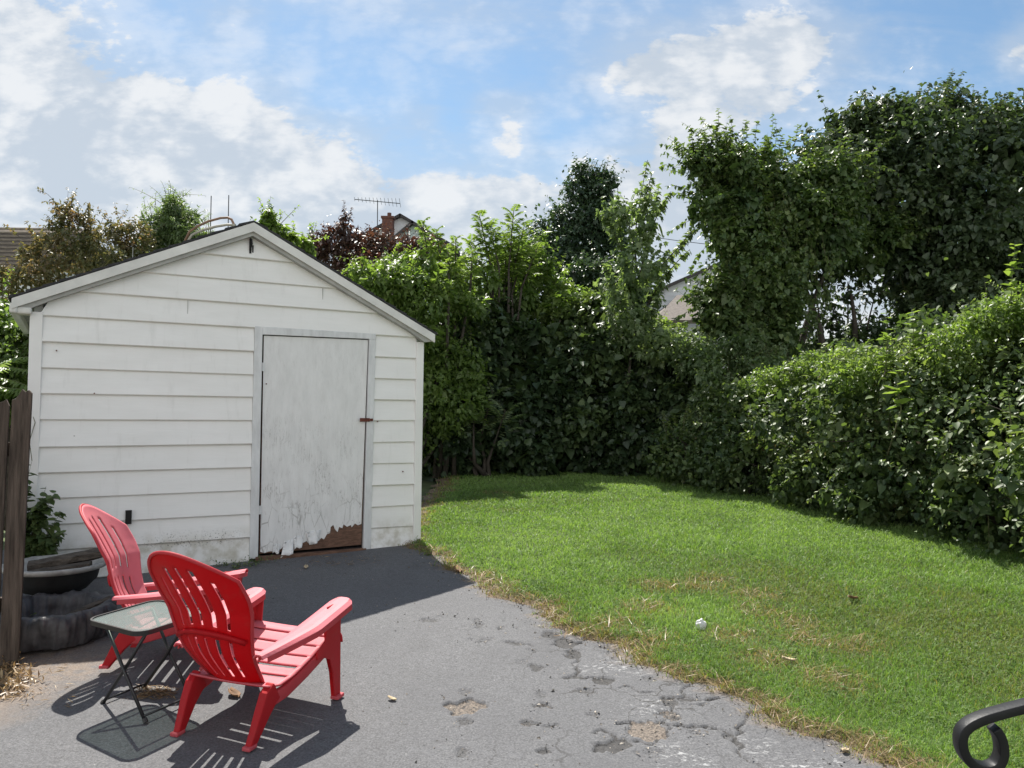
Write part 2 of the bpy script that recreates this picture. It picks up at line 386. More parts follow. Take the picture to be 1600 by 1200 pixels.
def paint_mat():
    m, nt, b = mat('weathered_door_paint'); N = NT(nt); co = N.obj(); x, y, z = N._sep(co)
    base = N.ramp(N.noise(N.scale(co, (3,3,1)), 3.5, 7, .65), [(.25, (.61,.61,.60)), (.55, (.70,.70,.69)), (.8, (.77,.77,.76))])
    st = N.scale(co, (9,9,.9))
    cr = N.math('MULTIPLY', N.smooth(N.math('ABSOLUTE', N.math('SUBTRACT', N.noise(st, 4.5, 4, .6, .6), .5)), .014, .003), N.smooth(N.noise(co, 3.2, 3), .42, .56))
    cr = N.math('MULTIPLY', cr, N.math('MULTIPLY_ADD', N.smooth(z, 1.5, .5), .8, .2))
    sm = N.math('MULTIPLY', N.smooth(N.noise(N.scale(co, (6,6,1.5)), 3.1, 6, .7), .52, .75), .22)
    c = N.mix(sm, base, (.44,.43,.40))
    vo = N.n('ShaderNodeTexVoronoi', feature='DISTANCE_TO_EDGE'); N.l(N.scale(co, (1,1,.35)), vo.inputs['Vector']); vo.inputs['Scale'].default_value = 13
    al = N.math('MULTIPLY', N.smooth(vo.outputs['Distance'], .035, .008), N.math('MULTIPLY', N.smooth(z, .85, .25), N.smooth(N.noise(co, 5, 4), .42, .6)))
    cr = N.math('MAXIMUM', cr, N.math('MULTIPLY', al, .8))
    bare = N.math('MULTIPLY', N.smooth(N.noise(N.scale(co, (8,8,2)), 6, 5, .7), .66, .70), N.smooth(z, 1.0, .2))
    c = N.mix(N.math('MULTIPLY', cr, .62), c, (.15,.13,.11))
    c = N.mix(N.math('MULTIPLY', bare, .7), c, (.22,.15,.10))
    N.l(c, b.inputs['Base Color']); b.inputs['Roughness'].default_value = .5; b.inputs['Specular IOR Level'].default_value = .35
    h = N.math('ADD', N.math('MULTIPLY', cr, -1.0), N.math('MULTIPLY', N.noise(N.scale(co, (7,7,1.2)), 5, 6, .65), .7))
    N.l(N.bump(h, .35, .006), b.inputs['Normal']); return m
M_siding = siding_mat(); M_paint = paint_mat()
M_trim = plain('weathered_trim', (.60,.61,.61), .5, var=.12, scale=6, bump=.08, stretch=(3,3,1))
M_fascia = plain('fascia_paint', (.62,.615,.58), .5, var=.13, scale=5, bump=.05)
M_soffit = plain('grey_soffit_board', (.36,.36,.34), .7, var=.2, scale=6)
M_shingle = plain('black_asphalt_shingles', (.035,.035,.037), .9, var=.4, scale=40, bump=.4)
M_ply = plain('rotten_plywood', (.135,.075,.05), .85, var=.45, scale=14, bump=.5, stretch=(1,1,4))
M_rust = plain('rusty_steel', (.14,.045,.03), .75, metal=.25, var=.5, scale=60, bump=.3)
M_dark = plain('dark_gap', (.015,.014,.013), .9)
M_black = plain('black_steel_tube', (.012,.012,.013), .38, var=.2, spec=.5)
M_iron = plain('black_painted_iron', (.008,.008,.009), .5, var=.3, scale=40, bump=.08, spec=.3)
M_brick = plain('chimney_brick', (.12,.055,.042), .85, var=.35, scale=9)
M_wood = plain('weathered_fence_wood', (.075,.058,.047), .9, var=.6, scale=5, bump=.7, stretch=(9,9,.7), spec=.2)
M_char = plain('charred_wood', (.075,.062,.05), .85, var=.6, scale=9, bump=.8, stretch=(1,6,6), spec=.25)
M_bark = plain('tree_bark', (.055,.045,.035), .9, var=.4, scale=14, bump=.5)
M_stem = plain('green_brown_stem', (.10,.10,.045), .7, var=.3)
M_plasticbag = plain('black_plastic_liner', (.055,.053,.056), .5, var=.6, scale=10, bump=.3, spec=.4)
M_enamel = plain('worn_enamel_rim', (.32,.31,.29), .5, var=.3, scale=14)
M_tubblack = plain('sooty_black_metal', (.02,.02,.02), .6, var=.4, scale=12)
M_paper = plain('crumpled_white_plastic', (.55,.55,.54), .45, var=.08)
M_ash = plain('grey_ash_rubble', (.22,.20,.18), .95, var=.5, scale=30, bump=.5)

def chair_mat():
    m, nt, b = mat('red_resin_plastic'); N = NT(nt); co = N.obj()
    f = N.math('MULTIPLY', N.attr('fade'), N.math('MULTIPLY_ADD', N.noise(co, 7, 5, .6), .5, .72), clamp=True)
    c = N.mix(f, (.40,.002,.006), (.67,.195,.225))
    c = N.mix(N.math('MULTIPLY', N.smooth(N.noise(co, 11, 7, .7), .52, .75), .30), c, (.20,.085,.07))
    N.l(c, b.inputs['Base Color']); b.inputs['Roughness'].default_value = .55; b.inputs['Specular IOR Level'].default_value = .25
    N.l(N.bump(N.noise(N.scale(co, (1,1,1)), 160, 3, .6), .05), b.inputs['Normal'])
    tr = N.n('ShaderNodeBsdfTranslucent'); tr.inputs['Color'].default_value = (.75,.012,.02,1)
    mx = N.n('ShaderNodeMixShader'); mx.inputs[0].default_value = .22
    N.l(b.outputs[0], mx.inputs[1]); N.l(tr.outputs[0], mx.inputs[2]); N.l(mx.outputs[0], nt.nodes['Material Output'].inputs['Surface']); return m
M_chair = chair_mat()

# leaves
L_vine   = leaf_mat('vine_leaf', [(.026,.048,.024),(.050,.080,.034),(.105,.145,.055)], .30)
L_drape  = leaf_mat('draping_vine_leaf', [(.042,.076,.030),(.082,.13,.044),(.16,.21,.072)], .38)
L_hedge  = leaf_mat('hedge_vine_leaf', [(.046,.076,.032),(.082,.122,.045),(.165,.21,.08)], .34, rough=.46, spec=.4)
L_bright = leaf_mat('bright_leaf', [(.075,.122,.036),(.13,.195,.052),(.215,.28,.085)], .48)
L_dark   = leaf_mat('dark_tree_leaf', [(.028,.052,.032),(.045,.078,.042),(.07,.11,.055)], .28)
L_maple  = leaf_mat('pale_maple_leaf', [(.09,.135,.062),(.14,.195,.092),(.21,.265,.135)], .45)
L_plum   = leaf_mat('purple_plum_leaf', [(.045,.03,.028),(.075,.045,.036),(.11,.08,.045)], .3, tcol=(1.5,.9,.7))
L_rust   = leaf_mat('olive_rust_leaf', [(.08,.105,.045),(.125,.13,.058),(.20,.145,.085)], .45, tcol=(1.5,1.25,.8))
L_round  = leaf_mat('round_tree_leaf', [(.034,.056,.030),(.056,.086,.040),(.10,.13,.062)], .30)

# ------------------------------------------------------------------ ground, driveway, lawn
EDGE_PX = [(657,858),(690,872),(735,903),(790,932),(850,958),(900,988),(950,1008),(1005,1033),(1060,1058),(1130,1083),(1200,1112),(1250,1135),(1312,1162),(1392,1203)]
EDGE = np.array([gnd(*p)[:2] for p in EDGE_PX]); EDGE = np.vstack([[-1.02, 7.75], EDGE, [1.9, 3.2], [2.15, 2.5], [2.5, 1.2], [2.7,-3]])
def edge_x(y):                              # driveway/lawn border as x(y)
    o = np.argsort(EDGE[:,1]); y = np.asarray(y, float)
    return np.interp(y, EDGE[o,1], EDGE[o,0]) + .040*np.sin(y*23+2*np.sin(y*7)) + .024*np.sin(y*51+1) + .045*np.sin(y*9) + .012*np.sin(y*117)
rg = np.random.default_rng(5)
def vnoise(x, y, s, seed=0):
    g = np.random.default_rng(seed).random((64, 64)); u = x*s; v = y*s
    i = np.floor(u).astype(int); j = np.floor(v).astype(int); a = u-i; b = v-j; a = a*a*(3-2*a); b = b*b*(3-2*b)
    G = lambda p, q: g[p % 64, q % 64]
    return (G(i,j)*(1-a)+G(i+1,j)*a)*(1-b) + (G(i,j+1)*(1-a)+G(i+1,j+1)*a)*b
def fbm(x, y, s, seed=0): return sum(vnoise(x, y, s*2**k, seed+k)*.5**k for k in range(4))/1.875
def grid_mesh(name, xs, ys, zf, m, attrs=None, mask=None):
    nx, ny = len(xs), len(ys); Xg, Yg = np.meshgrid(xs, ys, indexing='ij')
    Zg = zf(Xg, Yg); v = np.stack([Xg, Yg, Zg], -1).reshape(-1, 3)
    i, j = np.meshgrid(np.arange(nx-1), np.arange(ny-1), indexing='ij')
    q = np.stack([i*ny+j, (i+1)*ny+j, (i+1)*ny+j+1, i*ny+j+1], -1).reshape(-1, 4)
    if mask is not None:
        cx = (Xg[:-1,:-1]+Xg[1:,1:])/2; cy = (Yg[:-1,:-1]+Yg[1:,1:])/2
        q = q[mask(cx, cy).ravel()]
        used = np.zeros(len(v), bool); used[q.ravel()] = True; mp = np.cumsum(used)-1; v = v[used]; q = mp[q]
    else: used = np.ones(len(v), bool)
    me = bpy.data.meshes.new(name)
    me.vertices.add(len(v)); me.vertices.foreach_set('co', v.astype('f').ravel())
    me.loops.add(q.size); me.loops.foreach_set('vertex_index', q.astype('i').ravel())
    me.polygons.add(len(q)); me.polygons.foreach_set('loop_start', np.arange(0, q.size, 4).astype('i')); me.update(calc_edges=True)
    for k, a in (attrs or {}).items():
        at_ = me.attributes.new(k, 'FLOAT', 'POINT'); at_.data.foreach_set('value', a(Xg, Yg).reshape(-1)[used].astype('f'))
    return finish(me, name, m, None, True)

# far terrain
M_soil = plain('soil_and_turf', (.065,.085,.03), .95, var=.35, scale=3)
xs = np.unique(np.concatenate([np.linspace(-900,-30,12), np.linspace(-30,30,61), np.linspace(30,900,12)]))
ys = np.unique(np.concatenate([np.linspace(-40,0,8), np.linspace(0,40,81), np.linspace(40,1500,14)]))
tag(grid_mesh('ground', xs, ys, lambda x, y: ground_z(x, np.clip(y,-4,60)) - .07, M_soil), kind='structure')

HOLES = [(728,1104,31,11,1.0,.8),(726,1080,9,5,.5,.2),(725,1129,11,6,.6,.2),(850,1103,14,5,.8,.5),(831,1129,14,5,.7,.4),(859,1134,9,4,.6,.3),(851,1170,12,6,.8,.1),
 (850,1083,9,4,.5,.2),(917,1082,11,5,.6,.2),(930,1117,7,4,.5,.2),(840,1045,12,5,.7,.1),(747,975,8,4,.6,.1),(746,969,7,3,.5,.1),(759,1002,8,4,.5,.1),(739,1003,6,3,.4,.1),
 (672,969,12,4,.6,.1),(690,962,6,3,.4,.1),(783,980,5,4,.5,.1),(830,1018,8,3,.4,.1),(820,1034,9,3,.4,.1),(723,1176,9,5,.6,.1),(944,1012,12,4,.6,.2),(919,999,11,4,.5,.2),
 (1017,1060,13,5,.5,.2),(897,1057,13,4,.7,.1),(944,1168,17,8,1.0,.1),(1022,1173,12,5,.5,.2),(1010,1140,32,14,.6,1.0),(970,1160,20,9,.9,.3),(1045,1118,18,7,.7,.6),(883,1003,17,9,1.0,.2),(860,992,12,6,.7,.2),(895,1022,12,8,.9,.2),
 (943,1063,13,6,.9,.3),(1048,1095,14,5,.8,.3),(802,1006,14,4,.6,.1),(1010,1180,14,5,.4,.2),(1085,1145,12,5,.5,.4),(1075,1090,14,5,.6,.2)]
CRACKS = [[(850,992),(880,988),(887,1003),(908,1004)],[(888,1005),(905,1028),(901,1056)],[(859,1008),(887,1003)],[(793,1003),(834,1011)],[(889,1057),(912,1060),(937,1059),(953,1068)],
 [(962,1073),(1015,1081),(1040,1090)],[(1034,1092),(1063,1087),(1075,1078)],[(1050,1099),(1050,1112),(1030,1118),(1060,1120)],[(968,1131),(1031,1129),(1053,1136),(1088,1132),(1110,1134)],
 [(931,1143),(969,1148),(963,1162),(931,1171)],[(994,1157),(1022,1160),(1050,1140)],[(944,1012),(975,1034)],[(1018,1040),(1040,1052),(1072,1064)],[(1273,1136),(1290,1151),(1335,1165),(1394,1185),(1420,1199)],
 [(1050,1089),(1060,1100),(1112,1103)],[(1057,1137),(1095,1134),(1143,1147),(1153,1168),(1167,1182),(1201,1199)],[(870,960),(884,988)],[(1110,1134),(1140,1150)],[(1063,1087),(1100,1094),(1120,1090)],[(1075,1078),(1085,1062),(1120,1050)],[(1201,1112),(1170,1120),(1143,1147)]]
PALE = [(990,1040,40,14),(965,1045,60,8),(1020,1105,36,16),(1055,1175,30,14),(1080,1185,22,10),(1100,1190,20,8),(1250,1195,50,12),(1180,1165,30,14),(1060,1200,30,10),(1300,1190,20,8)]
holes = []
for (px, py, rx, ry, d, gv) in HOLES:
    c = gnd(px, py); ex = gnd(px+rx, py); ey = gnd(px, py-ry); holes.append((c[0], c[1], abs(ex[0]-c[0]), abs(ey[1]-c[1]), d, gv))
cracks = [np.array([gnd(*p)[:2] for p in c]) for c in CRACKS]
pale = []
for (px, py, rx, ry) in PALE:
    c = gnd(px, py); ex = gnd(px+rx, py); ey = gnd(px, py-ry); pale.append((c[0], c[1], abs(ex[0]-c[0]), abs(ey[1]-c[1])))
def hole_field(x, y):
    wx = x + .045*(fbm(x, y, 15, 3)-.5)*2; wy = y + .055*(fbm(x, y, 15, 9)-.5)*2
    D = np.zeros_like(x); G = np.zeros_like(x)
    for (cx, cy, rx, ry, d, gv) in holes:
        e = ((wx-cx)/rx)**2 + ((wy-cy)/max(ry, rx*.5))**2
        w = np.clip(1.15-e, 0, .25)*4; D = np.maximum(D, w*d); G = np.maximum(G, np.clip(w, 0, 1)*gv)
    for c in cracks:
        c = np.asarray(c)
        for a, b in zip(c[:-1], c[1:]):
            ab = b-a; t = np.clip(((wx-a[0])*ab[0] + (wy-a[1])*ab[1])/(ab @ ab), 0, 1)
            dd = np.hypot(wx-a[0]-t*ab[0], wy-a[1]-t*ab[1])
            D = np.maximum(D, np.clip(1.35-dd/.0085, 0, 1)*1.15)
    return D, G
_cache = {}
def hf(x, y):
    k = (x.shape, float(x.flat[0]))
    if k not in _cache: _cache[k] = hole_field(x, y)
    return _cache[k]
def pale_field(x, y):
    P = np.zeros_like(x)
    for (cx, cy, rx, ry) in pale: P = np.maximum(P, np.exp(-(((x-cx)/rx)**2 + ((y-cy)/max(ry, rx*.4))**2)))
    return P
def dirt_field(x, y):
    d = np.clip((-2.25 - x + .25*(fbm(x, y, 2.5, 21)-.5)*3)/.45, 0, 1)*np.clip((5.3-y)/.7, 0, 1)
    near = np.clip(1 - np.abs(x-edge_x(y))/.16, 0, 1)*.75
    return np.clip(np.maximum(d*.8, near*fbm(x, y, 9, 30)*1.4), 0, 1)
def drive_z(x, y):
    D, G = hf(x, y)
    sag = .012*(fbm(x, y, 1.1, 40)-.5)*2
    return ground_z(x, y) + sag*.6 - .015*D + .0045*(fbm(x, y, 22, 50)-.5)*G*2
def asphalt():
    m, nt, b = mat('cracked_asphalt'); N = NT(nt); co = N.obj()
    fine = N.noise(co, 95, 4, .8); mid = N.noise(co, 26, 5, .65); big = N.noise(co, 1.6, 4, .6)
    c = N.ramp(fine, [(.32, (.042,.042,.044)), (.5, (.092,.092,.096)), (.68, (.175,.175,.178))])
    c = N.mix(N.math('MULTIPLY', N.smooth(mid, .35, .75), .35), c, (.15,.15,.16))
    c = N.mix(N.math('MULTIPLY', N.smooth(big, .35, .7), .35), c, (.075,.075,.08))
    pl = N.math('MULTIPLY', N.attr('pale'), N.smooth(N.noise(N.scale(co,(1,1.8,1)), 24, 5, .7), .53, .62))
    c = N.mix(N.math('MULTIPLY', pl, .6), c, (.48,.48,.48))
    fl = N.smooth(N.noise(co, 70, 2, .5), .73, .77); c = N.mix(N.math('MULTIPLY', fl, .5), c, (.36,.36,.36))
    di = N.math('MULTIPLY', N.attr('dirt'), N.smooth(N.noise(co, 17, 6, .7), .25, .6))
    c = N.mix(N.math('MULTIPLY', di, .85), c, N.ramp(fine, [(.3, (.13,.09,.06)), (.7, (.30,.225,.16))]))
    ho = N.smooth(N.math('ADD', N.attr('hole'), N.math('MULTIPLY', N.math('SUBTRACT', N.noise(co, 60, 4, .7), .5), .9)), .35, .75)
    c = N.mix(N.math('MULTIPLY', ho, .72), c, N.ramp(fine, [(.35, (.012,.0115,.011)), (.7, (.055,.05,.045))]))
    ve = N.n('ShaderNodeTexVoronoi', feature='DISTANCE_TO_EDGE'); wp = N.n('ShaderNodeVectorMath', operation='MULTIPLY_ADD'); nw = N.n('ShaderNodeTexNoise'); N.l(co, nw.inputs['Vector']); nw.inputs['Scale'].default_value = 3.5; nw.inputs['Detail'].default_value = 6
    N.l(nw.outputs['Color'], wp.inputs[0]); wp.inputs[1].default_value = (.5,.5,0); N.l(co, wp.inputs[2]); N.l(wp.outputs[0], ve.inputs['Vector']); ve.inputs['Scale'].default_value = 1.9
    fc = N.math('MULTIPLY', N.smooth(ve.outputs['Distance'], .013, .003), N.math('MULTIPLY', N.smooth(N.noise(co, 1.3, 3), .40, .58), N.smooth(N._sep(co)[0], -.6, .5)))
    c = N.mix(N.math('MULTIPLY', fc, .75), c, (.022,.02,.018))
    st_ = N.math('MULTIPLY', N.smooth(N.noise(co, 2.7, 5, .65), .55, .75), .30); c = N.mix(st_, c, (.045,.044,.044))
    gv = N.smooth(N.math('ADD', N.attr('gravel'), N.math('MULTIPLY', N.math('SUBTRACT', N.noise(co, 38, 4, .7), .5), 2.2)), .45, .8)
    c = N.mix(N.math('MULTIPLY', gv, .75), c, N.ramp(N.noise(co, 90, 3, .7), [(.35, (.05,.04,.033)), (.65, (.26,.21,.165))]))
    N.l(c, b.inputs['Base Color']); b.inputs['Roughness'].default_value = .82; b.inputs['Specular IOR Level'].default_value = .35
    h = N.math('ADD', fine, N.math('MULTIPLY', N.noise(co, 60, 4, .7), .9))
    N.l(N.bump(h, .55, .006), b.inputs['Normal']); return m
dxs = np.arange(-4.6, 2.95, .0095); dys = np.arange(2.2, 7.95, .0095)
drive = grid_mesh('driveway', dxs, dys, drive_z, asphalt(), {'hole': lambda x, y: hf(x, y)[0], 'gravel': lambda x, y: hf(x, y)[1], 'pale': pale_field, 'dirt': dirt_field},
                  mask=lambda x, y: x < edge_x(y) + .35)
tag(drive, kind='structure')
M_near = asphalt()
tag(grid_mesh('driveway_apron', np.linspace(-7,2.3,90), np.linspace(-4,2.2,60), lambda x, y: ground_z(x, y) - .003, M_near), kind='structure')

# lawn soil and grass
def lawn_soil():
    m, nt, b = mat('lawn_turf'); N = NT(nt); co = N.obj()
    c = N.ramp(N.noise(co, 9, 6, .7), [(.3, (.045,.05,.02)), (.55, (.06,.085,.025)), (.8, (.12,.10,.045))])
    c = N.mix(N.attr('edge'), c, N.ramp(N.noise(co, 60, 5, .7), [(.3, (.07,.05,.03)), (.55, (.17,.12,.075)), (.75, (.30,.23,.15))]))
    N.l(c, b.inputs['Base Color']); b.inputs['Roughness'].default_value = .95; N.l(N.bump(N.noise(co, 60, 4, .7), .8, .02), b.inputs['Normal']); return m
def lawn_z(x, y):
    d = np.clip((x-edge_x(y))/.14, -1, 1)
    return ground_z(x, y) + .004 + .026*d + .03*(fbm(x, y, 7, 61)-.5)*np.clip(1-np.abs(d),0,1) + .02*(fbm(x, y, .9, 60)-.5)
tag(grid_mesh('lawn', np.arange(-2.5, 8.0, .05), np.arange(1.2, 17, .05), lawn_z, lawn_soil(), {'edge': lambda x, y: np.clip(1-(x-edge_x(y))/.2, 0, 1)}, mask=lambda x, y: (x > edge_x(y) - .16)), kind='structure')
HEDGE = np.array([[5.6,5.9],[4.85,7.46],[4.42,8.6],[3.98,9.76],[3.64,11.1],[2.98,12.1],[2.27,13.8]])
def hedge_x(y): o = np.argsort(HEDGE[:,1]); return np.interp(y, HEDGE[o,1], HEDGE[o,0])
def grass_blades(name, n, seed, m, hgt, wid, tintf, densf, lay=0.0, zoff=0.0, mult=3):
    r = np.random.default_rng(seed)
    # sample in inverse depth so the near lawn is densest
    y = 1/(r.random(n*mult)*(1/2.2-1/15.2) + 1/15.2); x = -2.2 + r.random(n*mult)*9.0
    keep = (x > edge_x(y) - .13*r.random(n*mult)**2) & (x < hedge_x(y)+.5) & (np.abs(x/np.maximum(y,.1)) < .78) & (r.random(n*mult) < densf(x, y, r))
    x = x[keep][:n]; y = y[keep][:n]; k = len(x)
    z = lawn_z(x, y); h = hgt*(.55+.9*r.random(k))*np.clip(.25+.8*fbm(x, y, 1.6, 70)+.9*fbm(x, y, 6, 71), .4, 1.9); w = wid*(.7+.6*r.random(k))*np.clip(y/5, .75, 2.4)
    a = r.random(k)*2*math.pi; lean = np.minimum(lay + (.45+.85*r.random(k))*(1-lay*.5), 1.3); b = r.random(k)*2*math.pi
    sx_, sy_ = np.cos(a)*w/2, np.sin(a)*w/2; lx, ly = np.cos(b), np.sin(b)
    up = np.sqrt(np.clip(1-(lean*.75)**2, .05, 1))
    p0 = np.stack([x-sx_, y-sy_, z+zoff], -1); p1 = np.stack([x+sx_, y+sy_, z+zoff], -1)
    mx_, my_ = x+lx*lean*h*.3, y+ly*lean*h*.3; mz = z+zoff+h*up*.6
    p2 = np.stack([mx_+sx_*.8, my_+sy_*.8, mz], -1); p3 = np.stack([mx_-sx_*.8, my_-sy_*.8, mz], -1)
    p4 = np.stack([x+lx*lean*h*.9, y+ly*lean*h*.9, z+zoff+h*up*(1-.25*lean)], -1)
    v = np.stack([p0,p1,p2,p3,p4], 1).reshape(-1, 3); base = np.arange(k)*5
    loops = (np.array([0,1,2,3,3,2,4])[None] + base[:, None]).ravel()
    st = (np.array([0,4])[None] + (np.arange(k)*7)[:, None]).ravel()
    o = raw_mesh(name, v, loops, st, np.repeat(np.clip(tintf(x, y, r), 0, 1), 5), m); return o
M_grass = leaf_mat('grass_blade', [(.27,.20,.10),(.16,.195,.068),(.108,.19,.045),(.145,.25,.060),(.225,.325,.10)], .38, rough=.5, spec=.3, tcol=(1.4,1.5,.6))
DRY = [gnd(*p)[:2] for p in [(1030,925),(1090,925),(1010,960),(1190,965),(1240,985),(1150,1005),(1200,1040),(1260,1010),(1330,1020),(1110,915),(960,985),(1010,1010),(1180,940),(780,775),(1300,1075)]]
def dryness(x, y):
    d = np.clip(1.15-(x-edge_x(y))/(.05+.26*fbm(x, y, 2.2, 85)), 0, 1)*.9
    for c in DRY: d = np.maximum(d, .72*np.exp(-(((x-c[0])/.20)**2 + ((y-c[1])/.17)**2)))
    return np.clip(d + .35*np.clip(fbm(x, y, 1.3, 80)-.52, 0, 1)*np.clip((7-y)/2, 0, 1)*1.6, 0, 1)
def g_t(x, y, r):
    t = .66 + 1.3*(fbm(x, y, .9, 90)-.5) + .5*(fbm(x, y, 4.5, 91)-.5) + .25*r.normal(size=len(x)) + .05*np.clip(y-5, 0, 4)
    dr = dryness(x, y) > r.random(len(x))*1.15
    return np.where(dr, .15*r.random(len(x)), np.clip(t, .22, 1))
GN = 400000
tag(grass_blades('grass', GN, 1, M_grass, .042, .0042, g_t, lambda x, y, r: 1-.45*dryness(x, y)), kind='stuff')
M_straw = leaf_mat('dry_straw', [(.16,.095,.045),(.27,.18,.09),(.38,.28,.15)], .2, tcol=(1.3,1.1,.7))
tag(grass_blades('dry_grass_clippings', 7500, 2, M_straw, .10, .0034, lambda x, y, r: r.random(len(x)), lambda x, y, r: np.clip(dryness(x, y)*1.1-.25, 0, 1)*(y < 8), lay=.95, zoff=.024, mult=26), kind='stuff')

# clover and broad-leaved weeds in the lawn
rc = np.random.default_rng(77); cp_ = []
for k in range(420):
    y = 3.2+9*rc.random()**1.5; x = edge_x(y) + .15 + (hedge_x(y)-edge_x(y)-.4)*rc.random(); s_ = .05+.16*rc.random()
    q = np.stack([x+s_*rc.normal(size=26), y+s_*rc.normal(size=26)], -1); cp_.append(q)
cp_ = np.vstack(cp_); cp_ = cp_[cp_[:,0] > edge_x(cp_[:,1])+.03]; k = len(cp_)
P_ = np.stack([cp_[:,0], cp_[:,1], lawn_z(cp_[:,0], cp_[:,1])+.02+.022*rc.random(k)], -1)
D_ = unit(np.stack([rc.normal(size=k), rc.normal(size=k), .2*rc.normal(size=k)], -1)); N_ = unit(np.stack([.35*rc.normal(size=k), .35*rc.normal(size=k)-.1, np.ones(k)], -1))
tag(leaf_mesh('lawn_clover', P_, D_, N_, .010+.016*rc.random(k), rc.random(k), 'heart', leaf_mat('clover_leaf', [(.06,.11,.03),(.09,.14,.04),(.12,.18,.06)], .35, rough=.7, spec=.15), None), kind='stuff')
# ------------------------------------------------------------------ garden shed (local x along the front, -y towards the yard, z up)
SA = V3(-3.673, 6.130, .25); SRZ = math.atan2(1.534, 2.721)
shed = empty('garden_shed', SA, 'white clapboard garden shed with low gable roof and peeling plank door', 'shed', rz=SRZ)
PKU, PKZ = 1.557, 2.90; SLL, SLR = .455, .508
rake = lambda u: PKZ - (SLL*(PKU-u) if u < PKU else SLR*(u-PKU))
ex, ey, ez = V3(1,0,0), V3(0,1,0), V3(0,0,1)
mb = MB()
rs_ = np.random.default_rng(31)
def board(u0, u1, z0, z1, clip=True):
    """one lapped board between u0..u1, its ends cut to the roof slope"""
    if z1 <= z0: return
    for (a0, a1) in ((u0, u1),):
        la = lambda z: max(a0, PKU - (PKZ - z)/SLL) if clip else a0
        rb_ = lambda z: min(a1, PKU + (PKZ - z)/SLR) if clip else a1
        b0, b1, t0, t1 = la(z0), rb_(z0), la(z1), rb_(z1)
        if b1 - b0 < .01: return
        if t1 < t0: t0 = t1 = (t0+t1)/2
        o0, o1 = -.027 + .004*rs_.normal(), -.004; e0, e1 = .0035*rs_.normal(), .0035*rs_.normal()
        v = [(b0,o0,z0+e0),(b1,o0,z0+e1),(t1,o1,z1),(t0,o1,z1),(b0,.02,z0),(b1,.02,z0),(t1,.02,z1),(t0,.02,z1),(b0,o0+.006,z0-.007+e0),(b1,o0+.006,z0-.007+e1)]
        mb.add(v, [(0,1,2,3),(8,9,1,0),(4,5,9,8),(3,2,6,7),(4,8,0,3,7),(5,6,2,1,9),(7,6,5,4)])
for i in range(-5, 11):
    zb = 2.024 - .2032*i; zt = zb + .2032 + .004
    if i <= 0: board(-.02, 3.14, zb, min(zt, PKZ-.02))
    else:
        board(-.01, 1.598, max(zb, .0) if i < 10 else -.05, zt); board(2.702, 3.135, max(zb, .0), zt)
siding = mb.build('siding', M_siding, shed)
mb = MB()   # butt joints of the long boards
for (u, i) in ((1.05, 0), (2.2, -1), (.62, -2)):
    zb = 2.024-.2032*i; m_ = MB(); m_.box((u, -.0165, zb+.1), (.004, .006, .19)); m_.build('siding_joint', M_soffit, shed)
# sides, back, and a near-black sheet that paints the darkness inside the doorway
mb = MB()
mb.box((-.03, 1.5, 1.1), (.06, 2.9, 2.2)); mb.box((3.155, 1.5, 1.02), (.06, 2.9, 2.04))
mb.prism([(-.05,0),(3.18,0),(3.18,2.04),(PKU,2.86),(-.05,2.14)], V3(0,2.96,0), ex, ez, ey, .06)
mb.build('wall', M_white, shed)
mb = MB(); mb.box((2.15, .16, 1.0), (1.25, .04, 2.05)); mb.build('doorway_backing', M_dark, shed)
mb = MB()
for (u0, u1, zt) in ((-.085, .0, 2.055), (3.128, 3.205, 1.985)):
    mb.box(((u0+u1)/2, -.016, zt/2-.01), (u1-u0, .045, zt))
cp = [mb]
for (u0, u1, zt) in ((-.085, .002, 2.055), (3.128, 3.205, 1.985)):
    m_ = MB(); m_.box(((u0+u1)/2, -.014, zt/2-.01), (u1-u0, .042, zt)); m_.build('corner_post', M_white, shed, bevel=.004)
# door frame: two jambs and a head
fr = []
m_ = MB(); m_.prism([(1.598,-.0),(1.672,-.0),(1.668,2.035),(1.600,2.035)], V3(0,-.030,0), ex, ez, ey, .05); fr.append(m_)
m_ = MB(); m_.prism([(2.628,.0),(2.700,.0),(2.712,1.975),(2.650,1.978)], V3(0,-.030,0), ex, ez, ey, .05); fr.append(m_)
m_ = MB(); m_.prism([(1.668,1.965),(2.650,1.978),(2.712,1.9755),(2.712,2.030),(1.668,2.036)], V3(0,-.031,0), ex, ez, ey, .05); fr.append(m_)
for m_ in fr: m_.build('door_frame', M_trim, shed, bevel=.003)
m_ = MB(); m_.box((2.15, -.022, -.005), (1.0, .06, .04)); m_.build('door_sill', M_ply, shed)
# door: plywood core under a peeling white skin
m_ = MB(); m_.prism([(1.688,.035),(2.618,.045),(2.643,1.969),(1.684,1.957)], V3(0,-.004,0), ex, ez, ey, .03); door = m_.build('door', M_ply, shed)
jag = [(1.694,.075),(1.73,.055),(1.78,.072),(1.815,.062),(1.835,.10),(1.87,.085),(1.90,.125),(1.935,.105),(1.965,.150),(2.00,.135),(2.035,.195),(2.07,.145),(2.10,.165),(2.13,.115),(2.17,.12),(2.205,.15),(2.235,.19),(2.26,.17),(2.285,.23),(2.315,.245),(2.32,.32),(2.345,.345),(2.36,.29),(2.385,.25),(2.40,.315),(2.43,.295),(2.44,.345),(2.475,.31),(2.51,.33),(2.52,.30),(2.55,.345),(2.58,.32),(2.612,.335)]
jag = [(u, .035+(z-.05)*.72) for u, z in jag]
m_ = MB(); m_.prism(jag + [(2.643,1.969),(1.684,1.957)], V3(0,-.0085,0), ex, ez, ey, .004); m_.build('paint_layer', M_paint, door)
